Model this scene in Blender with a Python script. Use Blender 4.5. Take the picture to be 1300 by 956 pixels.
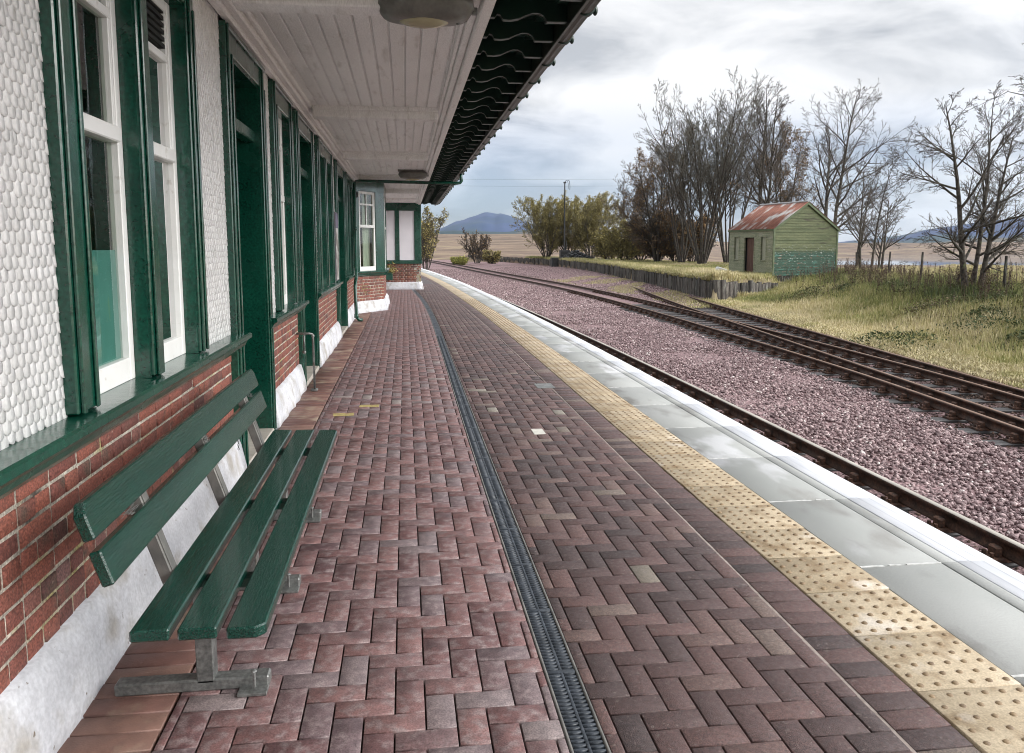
import bpy, bmesh, math, random
import numpy as np
from mathutils import Vector, Matrix

S = bpy.context.scene
for o in list(bpy.data.objects): bpy.data.objects.remove(o)
C = S.collection
R = math.radians
rng = np.random.default_rng(7)
random.seed(7)

# ------------------------------------------------------------------ camera, sky, sun, exposure
cam_d = bpy.data.cameras.new('camera'); cam = bpy.data.objects.new('camera', cam_d); C.objects.link(cam)
cam.location = (0, 0, 1.55); cam.rotation_euler = (R(90 - 6.7375), 0, R(-7.543))
cam_d.sensor_width = 36; cam_d.lens = 36 * 1020 / 1300; cam_d.shift_y = -44.5 / 1300
cam_d.clip_start = 0.05; cam_d.clip_end = 20000
S.camera = cam
S.render.resolution_x = 1024; S.render.resolution_y = 753
S.view_settings.view_transform = 'Standard'; S.view_settings.look = 'None'
S.view_settings.gamma = 1; S.view_settings.exposure = 0.54
S.view_settings.use_curve_mapping = False
S.render.engine = 'CYCLES'; S.cycles.filter_width = 1.0
SUN_EL, SUN_AZ = 27, 112                                   # azimuth clockwise from +Y
W = bpy.data.worlds.new('World'); S.world = W; W.use_nodes = True
def build_world():
    nt = W.node_tree; N = nt.nodes; L = nt.links; N.clear()
    out = N.new('ShaderNodeOutputWorld'); bg = N.new('ShaderNodeBackground')
    sky = N.new('ShaderNodeTexSky'); sky.sky_type = 'NISHITA'; sky.sun_disc = False
    sky.sun_elevation = R(SUN_EL); sky.sun_rotation = R(SUN_AZ); sky.air_density = 1.3
    tc = N.new('ShaderNodeTexCoord')
    # project directions on a flat cloud layer so that clouds shrink towards the horizon
    sep = N.new('ShaderNodeSeparateXYZ'); L.new(tc.outputs['Generated'], sep.inputs[0])
    add = N.new('ShaderNodeMath'); add.operation = 'MAXIMUM'; L.new(sep.outputs[2], add.inputs[0]); add.inputs[1].default_value = 0.0
    add2 = N.new('ShaderNodeMath'); L.new(add.outputs[0], add2.inputs[0]); add2.inputs[1].default_value = 0.30
    div = N.new('ShaderNodeVectorMath'); div.operation = 'DIVIDE'; L.new(tc.outputs['Generated'], div.inputs[0])
    cmb = N.new('ShaderNodeCombineXYZ')
    for i in range(3): L.new(add2.outputs[0], cmb.inputs[i])
    L.new(cmb.outputs[0], div.inputs[1])
    def noise(scale, det, rough, dist, off):
        mp = N.new('ShaderNodeMapping'); L.new(div.outputs[0], mp.inputs[0]); mp.inputs['Location'].default_value = off
        mp.inputs['Scale'].default_value = (0.9, 1.15, 1); mp.inputs['Rotation'].default_value = (0, 0, R(40))
        n = N.new('ShaderNodeTexNoise'); n.inputs['Scale'].default_value = scale; n.inputs['Detail'].default_value = det
        n.inputs['Roughness'].default_value = rough; n.inputs['Distortion'].default_value = dist
        L.new(mp.outputs[0], n.inputs['Vector']); return n
    n1 = noise(2.3, 8, 0.55, 0.5, (3.3, 1.1, 0)); n2 = noise(0.6, 5, 0.5, 0.4, (7.7, 4.2, 2))
    cr = N.new('ShaderNodeValToRGB'); L.new(n1.outputs[0], cr.inputs[0])
    e = cr.color_ramp.elements; e[0].position = 0.37; e[0].color = (0.49, 0.51, 0.545, 1); e[1].position = 0.585; e[1].color = (0.90, 0.90, 0.91, 1)
    m = e.new(0.48); m.color = (0.73, 0.74, 0.76, 1)
    # gaps of clear sky, only low down
    gr = N.new('ShaderNodeValToRGB'); L.new(n2.outputs[0], gr.inputs[0])
    g = gr.color_ramp.elements; g[0].position = 0.44; g[0].color = (0, 0, 0, 1); g[1].position = 0.60; g[1].color = (1, 1, 1, 1)
    low = N.new('ShaderNodeMapRange'); L.new(sep.outputs[2], low.inputs[0]); low.inputs[1].default_value = 0.05; low.inputs[2].default_value = 0.17
    low.inputs[3].default_value = 1; low.inputs[4].default_value = 0
    mu = N.new('ShaderNodeMath'); mu.operation = 'MULTIPLY'; L.new(gr.outputs[0], mu.inputs[0]); L.new(low.outputs[0], mu.inputs[1])
    mu2 = N.new('ShaderNodeMath'); mu2.operation = 'MULTIPLY'; L.new(mu.outputs[0], mu2.inputs[0]); mu2.inputs[1].default_value = 0.75
    sm = N.new('ShaderNodeMix'); sm.data_type = 'RGBA'; sm.blend_type = 'MULTIPLY'; sm.inputs[0].default_value = 1
    L.new(sky.outputs[0], sm.inputs[6]); sm.inputs[7].default_value = (0.078, 0.095, 0.155, 1)
    mix = N.new('ShaderNodeMix'); mix.data_type = 'RGBA'; L.new(mu2.outputs[0], mix.inputs[0])
    L.new(cr.outputs[0], mix.inputs[6]); L.new(sm.outputs[2], mix.inputs[7])
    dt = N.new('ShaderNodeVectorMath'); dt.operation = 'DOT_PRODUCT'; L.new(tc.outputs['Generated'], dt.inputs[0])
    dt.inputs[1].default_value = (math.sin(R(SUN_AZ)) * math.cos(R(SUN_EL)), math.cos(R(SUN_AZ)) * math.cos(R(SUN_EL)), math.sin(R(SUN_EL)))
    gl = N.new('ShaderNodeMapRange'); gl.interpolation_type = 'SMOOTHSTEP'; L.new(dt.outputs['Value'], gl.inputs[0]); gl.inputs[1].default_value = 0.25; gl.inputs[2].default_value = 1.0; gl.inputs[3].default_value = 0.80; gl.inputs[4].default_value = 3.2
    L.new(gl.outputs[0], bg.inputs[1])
    L.new(mix.outputs[2], bg.inputs[0])
    L.new(bg.outputs[0], out.inputs[0])
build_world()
sun_d = bpy.data.lights.new('sun', 'SUN'); sun = bpy.data.objects.new('sun', sun_d); C.objects.link(sun)
sun_d.energy = 1.5; sun_d.angle = R(35); sun_d.color = (1, 0.95, 0.88)
sd = Vector((math.sin(R(SUN_AZ)) * math.cos(R(SUN_EL)), math.cos(R(SUN_AZ)) * math.cos(R(SUN_EL)), math.sin(R(SUN_EL))))
sun.rotation_euler = sd.to_track_quat('Z', 'Y').to_euler()

# ------------------------------------------------------------------ materials
def material(name, c1, c2=None, scale=6, rough=0.7, bump=0.0, bscale=40, rnd=None, c3=None, s3=3, t3=0.6, w3=0.06, metal=0.0, coat=0.0,
             stretch=(1, 1, 1), rough2=None, detail=5, bdetail=4, spec=0.5, rampspan=(0.35, 0.65), c4=None, s4=9, t4=0.62, w4=0.05, bdist=0.004, spk=None):
    m = bpy.data.materials.new(name); m.use_nodes = True; nt = m.node_tree; N = nt.nodes; L = nt.links
    p = N['Principled BSDF']; tc = N.new('ShaderNodeTexCoord')
    mp = N.new('ShaderNodeMapping'); mp.inputs['Scale'].default_value = stretch; L.new(tc.outputs['Object'], mp.inputs[0])
    def noise(sc, det=5, off=0):
        n = N.new('ShaderNodeTexNoise'); n.noise_dimensions = '4D'; n.inputs['W'].default_value = off
        if rnd and spk: wv = N.new('ShaderNodeMath'); wv.operation = 'MULTIPLY_ADD'; L.new(at.outputs['Fac'], wv.inputs[0]); wv.inputs[1].default_value = 97.0; wv.inputs[2].default_value = off; L.new(wv.outputs[0], n.inputs['W'])
        n.inputs['Scale'].default_value = sc; n.inputs['Detail'].default_value = det; L.new(mp.outputs[0], n.inputs['Vector']); return n.outputs[0]
    def rng_(src, a, b, lo=0, hi=1):
        r = N.new('ShaderNodeMapRange'); L.new(src, r.inputs[0]); r.inputs[1].default_value = a; r.inputs[2].default_value = b
        r.inputs[3].default_value = lo; r.inputs[4].default_value = hi; return r.outputs[0]
    def mixc(f, a, b):
        x = N.new('ShaderNodeMix'); x.data_type = 'RGBA'; L.new(f, x.inputs[0])
        for s, v in ((6, a), (7, b)):
            if isinstance(v, tuple): x.inputs[s].default_value = (*v, 1)
            else: L.new(v, x.inputs[s])
        return x.outputs[2]
    if rnd: at = N.new('ShaderNodeAttribute'); at.attribute_name = 'rnd'
    nz = noise(scale, detail); f = rng_(nz, *rampspan)
    base = mixc(f, c1, c2 or c1)
    if rnd:                                               # palette picked per vertex group by attribute 'rnd'
        cr = N.new('ShaderNodeValToRGB'); L.new(at.outputs['Fac'], cr.inputs[0]); cr.color_ramp.interpolation = 'LINEAR'
        e = cr.color_ramp.elements
        for i, (pos, col) in enumerate(rnd):
            el = e[i] if i < 2 else e.new(pos)
            el.position = pos; el.color = (*col, 1)
        k = N.new('ShaderNodeMix'); k.data_type = 'RGBA'; k.blend_type = 'MULTIPLY'; k.inputs[0].default_value = 1
        L.new(cr.outputs[0], k.inputs[6])
        if isinstance(base, tuple): k.inputs[7].default_value = (*base, 1)
        else: L.new(base, k.inputs[7])
        base = k.outputs[2]
    if c3: base = mixc(rng_(noise(s3, 6, 3.1), t3 - w3, t3 + w3), base, c3)
    if c4: base = mixc(rng_(noise(s4, 6, 8.7), t4 - w4, t4 + w4), base, c4)
    if spk:
        k = N.new('ShaderNodeMix'); k.data_type = 'RGBA'; k.blend_type = 'MULTIPLY'; k.inputs[0].default_value = 1
        L.new(base, k.inputs[6]) if not isinstance(base, tuple) else None
        gx = N.new('ShaderNodeCombineColor'); v_ = rng_(noise(spk[0], 3, 21.0), .36, .64, spk[1], spk[2])
        for q_ in range(3): L.new(v_, gx.inputs[q_])
        L.new(gx.outputs[0], k.inputs[7]); base = k.outputs[2]
    L.new(base, p.inputs['Base Color'])
    p.inputs['Metallic'].default_value = metal; p.inputs['Coat Weight'].default_value = coat; p.inputs['Coat Roughness'].default_value = 0.1
    p.inputs['Specular IOR Level'].default_value = spec
    if rough2 is None: p.inputs['Roughness'].default_value = rough
    else: L.new(rng_(noise(scale * 0.7, 5, 5.5), 0.35, 0.65, rough, rough2), p.inputs['Roughness'])
    if bump:
        b = N.new('ShaderNodeBump'); b.inputs['Strength'].default_value = bump; b.inputs['Distance'].default_value = bdist
        L.new(noise(bscale, bdetail, 1.7), b.inputs['Height']); L.new(b.outputs[0], p.inputs['Normal'])
    return m

GREEN = material('green_gloss_paint', (0.002, 0.036, 0.023), (0.004, 0.056, 0.035), 3, 0.2, 0.55, 22, coat=0.4, rough2=0.30, c3=(0.02, 0.10, 0.065), s3=40, t3=0.70, w3=0.03, spk=(60, 0.75, 1.4))
GREEND = material('green_dark_boards', (0.003, 0.028, 0.018), (0.004, 0.040, 0.026), 4, 0.45, 0.3, 20)
BENCHG = material('bench_green_paint', (0.0008, 0.028, 0.019), (0.0012, 0.042, 0.029), 2.5, 0.16, 0.9, 60, stretch=(2.5, 0.30, 2.5), coat=0.3, rough2=0.24, c3=(0.02, 0.11, 0.08), s3=26, t3=0.74, w3=0.02, spk=(70, 0.75, 1.35))
EAVE = material('eave_black_green', (0.004, 0.018, 0.013), (0.006, 0.026, 0.018), 5, 0.35, 0.3, 25)
WHITE = material('white_gloss_paint', (0.72, 0.72, 0.70), (0.80, 0.80, 0.79), 5, 0.35, 0.3, 30, c3=(0.45, 0.42, 0.37), s3=14, t3=0.70)
SCALE = material('white_painted_scales', (0.72, 0.72, 0.71), (0.82, 0.82, 0.82), 9, 0.42, 0.5, 90, rnd=[(0, (0.88, 0.88, 0.88)), (1, (1, 1, 1))], c3=(0.52, 0.49, 0.45), s3=11, t3=0.72, w3=0.04, c4=(0.10, 0.07, 0.05), s4=30, t4=0.79, w4=0.02, spk=(60, 0.93, 1.05))
SOFFIT = material('soffit_white_paint', (0.80, 0.79, 0.79), (0.87, 0.86, 0.86), 2, 0.45, 0.25, 30, stretch=(3, 0.5, 1), c3=(0.62, 0.60, 0.58), s3=5, t3=0.64, w3=0.09, c4=(0.20, 0.13, 0.10), s4=32, t4=0.74, w4=0.02, spk=(45, 0.9, 1.06))
PLINTH = material('white_lime_plinth', (0.50, 0.51, 0.54), (0.66, 0.67, 0.70), 3, 0.55, 1.0, 16, c3=(0.36, 0.34, 0.31), s3=6, t3=0.60, w3=0.10, c4=(0.16, 0.13, 0.10), s4=30, t4=0.69, w4=0.03, bdist=0.012, spk=(60, 0.88, 1.08))
BRICK = material('red_brick', (0.9, 0.9, 0.9), (1.05, 1.0, 1.0), 12, 0.75, 1.0, 70, rnd=[(0, (0.060, 0.030, 0.027)), (0.35, (0.155, 0.055, 0.043)), (0.75, (0.235, 0.078, 0.052)), (1, (0.15, 0.080, 0.072))],
                 c3=(0.10, 0.06, 0.045), s3=8, t3=0.62, w3=0.07, c4=(0.42, 0.30, 0.24), s4=34, t4=0.70, w4=0.04, bdist=0.006, spk=(130, 0.6, 1.35))
MORTAR = material('lime_mortar', (0.26, 0.23, 0.19), (0.50, 0.46, 0.39), 9, 0.9, 1.0, 60, c3=(0.30, 0.26, 0.09), s3=6, t3=0.60, w3=0.10, c4=(0.06, 0.05, 0.04), s4=8, t4=0.63, w4=0.06, bdist=0.008, spk=(110, 0.6, 1.25))
PAVER = material('red_pavers', (0.78, 0.76, 0.78), (1.12, 1.08, 1.08), 22, 0.42, 0.6, 160, rough2=0.68,
                 rnd=[(0, (0.105, 0.060, 0.062)), (0.3, (0.165, 0.088, 0.084)), (0.55, (0.205, 0.116, 0.108)), (0.75, (0.150, 0.108, 0.112)), (0.93, (0.20, 0.16, 0.16)), (1, (0.28, 0.25, 0.23))],
                 c3=(0.27, 0.215, 0.21), s3=26, t3=0.60, w3=0.13, c4=(0.065, 0.038, 0.04), s4=5, t4=0.66, w4=0.10, bdist=0.002, spk=(170, 0.72, 1.25))
PAVER2 = material('brown_pavers', (0.75, 0.75, 0.75), (1.1, 1.08, 1.05), 70, 0.40, 1.0, 330, rough2=0.70,
                  rnd=[(0, (0.050, 0.033, 0.032)), (0.35, (0.085, 0.048, 0.045)), (0.65, (0.120, 0.066, 0.060)), (0.85, (0.15, 0.105, 0.090)), (0.96, (0.18, 0.155, 0.125)), (1, (0.42, 0.40, 0.35))],
                  c3=(0.17, 0.135, 0.12), s3=60, t3=0.66, w3=0.05, bdist=0.003, spk=(210, 0.55, 1.45))
JOINT = material('joint_sand', (0.030, 0.020, 0.018), (0.085, 0.062, 0.052), 30, 0.95, 0.8, 120)
TACT = material('buff_tactile', (0.36, 0.285, 0.185), (0.47, 0.385, 0.265), 7, 0.55, 0.5, 150, rnd=[(0, (0.86, 0.84, 0.80)), (1, (1.05, 1.05, 1.05))],
                c3=(0.22, 0.145, 0.07), s3=8, t3=0.60, w3=0.09, c4=(0.56, 0.50, 0.42), s4=4, t4=0.66, w4=0.06, bdist=0.002, spk=(170, 0.78, 1.2))
BLIST = material('worn_blister', (0.14, 0.09, 0.045), (0.25, 0.17, 0.085), 20, 0.5, 0.3, 100)
COPING = material('wet_concrete_coping', (0.29, 0.30, 0.285), (0.38, 0.385, 0.37), 0.9, 0.45, 0.5, 160, rough2=0.62, spec=0.35, c3=(0.47, 0.475, 0.48), s3=1.1, t3=0.57, w3=0.025,
                  c4=(0.22, 0.215, 0.20), s4=1.9, t4=0.60, w4=0.06, bdist=0.001, stretch=(1.7, 0.8, 1), spk=(120, 0.86, 1.1))
EDGEW = material('white_edge_paint', (0.62, 0.64, 0.68), (0.74, 0.75, 0.78), 5, 0.4, 0.3, 60, c3=(0.50, 0.50, 0.52), s3=9, t3=0.70, w3=0.05, stretch=(4, 0.6, 1))
CONC = material('old_concrete', (0.20, 0.19, 0.18), (0.32, 0.30, 0.28), 4, 0.85, 0.8, 40, spk=(50, 0.7, 1.3))
BLACKPL = material('black_plastic_grating', (0.020, 0.026, 0.034), (0.05, 0.06, 0.075), 14, 0.35, 0.4, 80, rough2=0.6)
BALL = material('ballast_stone', (0.75, 0.75, 0.75), (1.15, 1.12, 1.12), 60, 0.75, 0.5, 120,
                rnd=[(0, (0.09, 0.055, 0.058)), (0.25, (0.185, 0.128, 0.130)), (0.6, (0.28, 0.200, 0.202)), (0.85, (0.38, 0.285, 0.285)), (0.97, (0.48, 0.38, 0.37)), (1, (0.7, 0.65, 0.62))], rampspan=(0.3, 0.7), spk=(70, 0.6, 1.4))
BALLR = material('rusty_ballast_stone', (0.75, 0.75, 0.75), (1.1, 1.1, 1.1), 60, 0.8, 0.5, 120,
                 rnd=[(0, (0.022, 0.016, 0.014)), (0.6, (0.065, 0.038, 0.028)), (0.92, (0.11, 0.06, 0.04)), (1, (0.22, 0.15, 0.12))], spk=(70, 0.5, 1.5))
BALLBED = material('ballast_bed', (0.13, 0.078, 0.080), (0.34, 0.225, 0.23), 38, 0.9, 1.0, 32, rampspan=(0.38, 0.60), c3=(0.12, 0.085, 0.065), s3=0.5, t3=0.60, w3=0.06, bdist=0.04, detail=3, spk=(26, 0.5, 1.5))
RAILS = material('rusty_rail_side', (0.030, 0.018, 0.013), (0.085, 0.042, 0.026), 9, 0.6, 0.6, 60, metal=0.2, spk=(50, 0.6, 1.5))
RAILT = material('rail_running_top', (0.42, 0.39, 0.34), (0.55, 0.51, 0.45), 3, 0.4, 0.1, 60, metal=0.4)
RAILTR = material('brown_rail_top', (0.16, 0.085, 0.05), (0.25, 0.15, 0.10), 3, 0.4, 0.1, 60, metal=0.35)
CHAIR = material('rusty_rail_chair', (0.035, 0.020, 0.014), (0.13, 0.06, 0.035), 14, 0.75, 0.7, 50, spk=(60, 0.6, 1.5))
TIMBER = material('tarred_sleeper', (0.028, 0.027, 0.028), (0.085, 0.08, 0.08), 5, 0.5, 0.7, 30, stretch=(0.5, 4, 4), rough2=0.7, spk=(40, 0.6, 1.5))
OLDWOOD = material('weathered_sleeper', (0.025, 0.021, 0.018), (0.12, 0.105, 0.09), 6, 0.9, 0.8, 22, stretch=(5, 5, 0.5), rnd=[(0, (0.45, 0.45, 0.45)), (1, (1.3, 1.3, 1.3))], c3=(0.20, 0.21, 0.17), s3=5, t3=0.64, spk=(30, 0.5, 1.5))
STEEL = material('galvanised_steel', (0.13, 0.135, 0.13), (0.24, 0.245, 0.235), 9, 0.45, 0.4, 50, metal=0.55, c3=(0.11, 0.085, 0.06), s3=12, t3=0.66, w3=0.05, spk=(70, 0.75, 1.25))
STEELD = material('dark_bench_steel', (0.10, 0.10, 0.095), (0.19, 0.18, 0.165), 9, 0.55, 0.5, 60, metal=0.3)
LAMPG = material('lamp_grey_housing', (0.11, 0.11, 0.10), (0.16, 0.155, 0.14), 6, 0.35, 0.2, 40, spk=(40, 0.9, 1.1))
LENS = material('lamp_yellowed_lens', (0.33, 0.30, 0.19), (0.42, 0.38, 0.25), 6, 0.12, 0.1, 20)
IRON = material('dark_iron', (0.012, 0.014, 0.014), (0.03, 0.03, 0.03), 9, 0.5, 0.4, 40)
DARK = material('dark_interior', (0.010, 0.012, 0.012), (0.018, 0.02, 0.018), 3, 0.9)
CURT = material('pale_curtain', (0.42, 0.46, 0.38), (0.55, 0.60, 0.50), 2, 0.9, stretch=(20, 20, 1))
STONE = material('pale_threshold', (0.30, 0.275, 0.24), (0.42, 0.385, 0.34), 8, 0.8, 0.5, 40)
SLATE = material('roof_slate', (0.05, 0.055, 0.06), (0.09, 0.09, 0.10), 7, 0.6, 0.5, 20)
GUTT = material('gutter_paint', (0.010, 0.020, 0.014), (0.035, 0.034, 0.024), 9, 0.35, 0.4, 30)
WOODGR = material('shed_front_boards', (0.19, 0.215, 0.14), (0.29, 0.30, 0.215), 2.5, 0.85, 0.6, 30, stretch=(0.6, 0.6, 4), c3=(0.32, 0.31, 0.26), s3=2.2, t3=0.62, w3=0.06, c4=(0.09, 0.085, 0.06), s4=4, t4=0.68, spk=(18, 0.7, 1.3))
SHEDG = material('shed_gable_boards', (0.070, 0.088, 0.036), (0.120, 0.135, 0.062), 1.4, 0.75, 0.6, 30, stretch=(0.6, 0.6, 3), c3=(0.045, 0.042, 0.022), s3=1.8, t3=0.63, w3=0.06, spk=(18, 0.7, 1.3))
RUSTROOF = material('rusted_iron_roof', (0.16, 0.055, 0.034), (0.25, 0.095, 0.06), 3, 0.75, 0.4, 30, c3=(0.40, 0.38, 0.36), s3=1.3, t3=0.56, w3=0.05, stretch=(0.5, 1.6, 1.2), spk=(14, 0.75, 1.25))
DOORBR = material('brown_door', (0.075, 0.036, 0.027), (0.12, 0.065, 0.05), 5, 0.8, 0.4, 20, stretch=(4, 4, 0.5))
BARK = material('bark_grey', (0.035, 0.030, 0.025), (0.085, 0.075, 0.062), 9, 0.95, 0.5, 30, c3=(0.10, 0.11, 0.055), s3=5, t3=0.66, spk=(12, 0.5, 1.6))
TWIG = material('twigs', (0.055, 0.046, 0.038), (0.10, 0.085, 0.07), 2, 0.95)
TWIGG = material('twigs_grey', (0.085, 0.082, 0.066), (0.15, 0.14, 0.115), 2, 0.95)
TWIGO = material('twigs_olive', (0.11, 0.10, 0.055), (0.20, 0.18, 0.09), 1, 0.95)
LEAFB = material('brown_leaves', (0.9, 0.9, 0.9), (1.1, 1.1, 1.1), 2, 0.8, rnd=[(0, (0.09, 0.055, 0.035)), (0.6, (0.19, 0.115, 0.055)), (1, (0.33, 0.22, 0.09))])
LEAFY = material('gorse_leaves', (0.9, 0.9, 0.9), (1.1, 1.1, 1.1), 0.5, 0.8, rnd=[(0, (0.12, 0.13, 0.03)), (1, (0.36, 0.36, 0.08))])
LEAFO = material('olive_leaves', (0.9, 0.9, 0.9), (1.1, 1.1, 1.1), 0.5, 0.8, rnd=[(0, (0.13, 0.115, 0.045)), (0.6, (0.29, 0.25, 0.085)), (1, (0.48, 0.40, 0.14))])
GRASSM = material('grass_blades', (0.85, 0.85, 0.85), (1.15, 1.15, 1.15), 0.6, 0.75,
                  rnd=[(0, (0.055, 0.080, 0.024)), (0.3, (0.20, 0.225, 0.065)), (0.55, (0.38, 0.355, 0.145)), (0.8, (0.58, 0.50, 0.29)), (1, (0.66, 0.58, 0.38))])
SCRUBM = material('bramble_leaves', (0.85, 0.85, 0.85), (1.15, 1.15, 1.15), 1, 0.8, rnd=[(0, (0.035, 0.060, 0.020)), (0.45, (0.085, 0.105, 0.032)), (0.7, (0.11, 0.085, 0.045)), (1, (0.20, 0.15, 0.08))])
WEED = material('dead_weed_stems', (0.040, 0.026, 0.018), (0.09, 0.055, 0.035), 3, 0.9)
HAYM = material('tan_path', (0.27, 0.20, 0.13), (0.36, 0.29, 0.185), 2, 0.95, 0.8, 12)
def glass_mat():
    m = bpy.data.materials.new('window_glass'); m.use_nodes = True; N = m.node_tree.nodes; L = m.node_tree.links
    N.remove(N['Principled BSDF']); out = N['Material Output']; p = N.new('ShaderNodeBsdfGlossy'); p.inputs['Roughness'].default_value = 0.02
    t = N.new('ShaderNodeBsdfTransparent'); t.inputs[0].default_value = (0.82, 0.88, 0.84, 1)
    mx = N.new('ShaderNodeMixShader'); fr = N.new('ShaderNodeFresnel'); fr.inputs[0].default_value = 1.42
    n = N.new('ShaderNodeTexNoise'); n.inputs['Scale'].default_value = 3; b = N.new('ShaderNodeBump'); b.inputs['Strength'].default_value = 0.15; b.inputs['Distance'].default_value = 0.01
    L.new(n.outputs[0], b.inputs['Height']); L.new(b.outputs[0], p.inputs['Normal'])
    ad = N.new('ShaderNodeMath'); ad.inputs[1].default_value = 0.04; L.new(fr.outputs[0], ad.inputs[0])
    L.new(ad.outputs[0], mx.inputs[0]); L.new(t.outputs[0], mx.inputs[1]); L.new(p.outputs[0], mx.inputs[2]); L.new(mx.outputs[0], out.inputs[0])
    return m
GLASS = glass_mat()
FILM = material('frosted_window_film', (0.065, 0.215, 0.19), (0.11, 0.29, 0.26), 2, 0.35, stretch=(1, 3, 1), c3=(0.27, 0.37, 0.12), s3=2.2, t3=0.60, w3=0.06)

# ------------------------------------------------------------------ object helpers
def tagset(o, label=None, cat=None, group=None, kind=None):
    if label: o['label'] = label
    if cat: o['category'] = cat
    if group: o['group'] = group
    if kind: o['kind'] = kind
    return o
def empty(name, loc=(0, 0, 0), rz=0, **k):
    o = bpy.data.objects.new(name, None); C.objects.link(o); o.location = loc; o.rotation_euler = (0, 0, rz); o.empty_display_size = 0.2
    return tagset(o, **k)
def link(name, me, m, parent=None, smooth=False, **k):
    o = bpy.data.objects.new(name, me); C.objects.link(o)
    for q in (m if isinstance(m, (list, tuple)) else [m]): me.materials.append(q)
    if smooth: me.polygons.foreach_set('use_smooth', [True] * len(me.polygons))
    if parent: o.parent = parent
    return tagset(o, **k)
def npmesh(name, V, F, rnd=None, matidx=None):
    """V (n,3) array; F list of (k, array (m,k)) blocks"""
    me = bpy.data.meshes.new(name); V = np.asarray(V, dtype=np.float32)
    me.vertices.add(len(V)); me.vertices.foreach_set('co', V.ravel())
    loops = np.concatenate([np.asarray(f, dtype=np.int32).ravel() for f in F])
    counts = np.concatenate([np.full(len(f), np.asarray(f).shape[1], dtype=np.int32) for f in F])
    starts = np.concatenate([[0], np.cumsum(counts)[:-1]]).astype(np.int32)
    me.loops.add(len(loops)); me.loops.foreach_set('vertex_index', loops)
    me.polygons.add(len(counts)); me.polygons.foreach_set('loop_start', starts); me.polygons.foreach_set('loop_total', counts)
    if matidx is not None: me.polygons.foreach_set('material_index', np.asarray(matidx, dtype=np.int32))
    me.update(calc_edges=True); me.validate(clean_customdata=False)
    if rnd is not None:
        a = me.attributes.new('rnd', 'FLOAT', 'POINT'); a.data.foreach_set('value', np.asarray(rnd, dtype=np.float32))
    return me
class MB:
    """collects bevelled boxes, prisms, tubes in a local frame"""
    def __init__(s, M=None): s.bm = bmesh.new(); s.M = M or Matrix.Identity(4)
    def _fin(s, verts, bev, seg=1):
        if bev:
            es = list({e for v in verts for e in v.link_edges})
            bmesh.ops.bevel(s.bm, geom=es, offset=bev, segments=seg, affect='EDGES', clamp_overlap=True)
    def box(s, x0, x1, y0, y1, z0, z1, bev=0.0, T=None):
        r = bmesh.ops.create_cube(s.bm, size=1); vs = r['verts']
        X = Matrix.Translation(((x0 + x1) / 2, (y0 + y1) / 2, (z0 + z1) / 2)) @ Matrix.Diagonal((abs(x1 - x0), abs(y1 - y0), abs(z1 - z0), 1))
        bmesh.ops.transform(s.bm, matrix=s.M @ (T or Matrix.Identity(4)) @ X, verts=vs); s._fin(vs, bev); return s
    def prism(s, pts, d0, d1, axis='y', bev=0.0):
        """polygon pts in the plane perpendicular to axis, extruded d0..d1"""
        def P(a, b, d): return {'y': (a, d, b), 'x': (d, a, b), 'z': (a, b, d)}[axis]
        lo = [s.bm.verts.new(s.M @ Vector(P(a, b, d0))) for a, b in pts]; hi = [s.bm.verts.new(s.M @ Vector(P(a, b, d1))) for a, b in pts]
        n = len(pts)
        for i in range(n): s.bm.faces.new((lo[i], lo[(i + 1) % n], hi[(i + 1) % n], hi[i]))
        s.bm.faces.new(lo[::-1]); s.bm.faces.new(hi); s._fin(lo + hi, bev); return s
    def tube(s, pts, r, n=8, cap=True):
        pts = [Vector(p) for p in pts]; rings = []; rr = r if isinstance(r, (list, tuple)) else [r] * len(pts)
        up = None
        for i, p in enumerate(pts):
            t = (pts[min(i + 1, len(pts) - 1)] - pts[max(i - 1, 0)]).normalized()
            if up is None: up = t.orthogonal().normalized()
            up = (up - t * up.dot(t)); up = up.normalized() if up.length > 1e-6 else t.orthogonal().normalized()
            b = t.cross(up)
            rings.append([s.bm.verts.new(s.M @ (p + (up * math.cos(2 * math.pi * k / n) + b * math.sin(2 * math.pi * k / n)) * rr[i])) for k in range(n)])
        for a, b in zip(rings, rings[1:]):
            for k in range(n): s.bm.faces.new((a[k], a[(k + 1) % n], b[(k + 1) % n], b[k]))
        if cap: s.bm.faces.new(rings[0][::-1]); s.bm.faces.new(rings[-1])
        return s
    def ell(s, c, rad, u=16, v=10):
        r = bmesh.ops.create_uvsphere(s.bm, u_segments=u, v_segments=v, radius=1)
        bmesh.ops.transform(s.bm, matrix=s.M @ Matrix.Translation(c) @ Matrix.Diagonal((*rad, 1)), verts=r['verts']); return s
    def out(s, name, m, parent=None, smooth=False, **k):
        bmesh.ops.recalc_face_normals(s.bm, faces=s.bm.faces)
        me = bpy.data.meshes.new(name); s.bm.to_mesh(me); s.bm.free(); return link(name, me, m, parent, smooth, **k)
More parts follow.
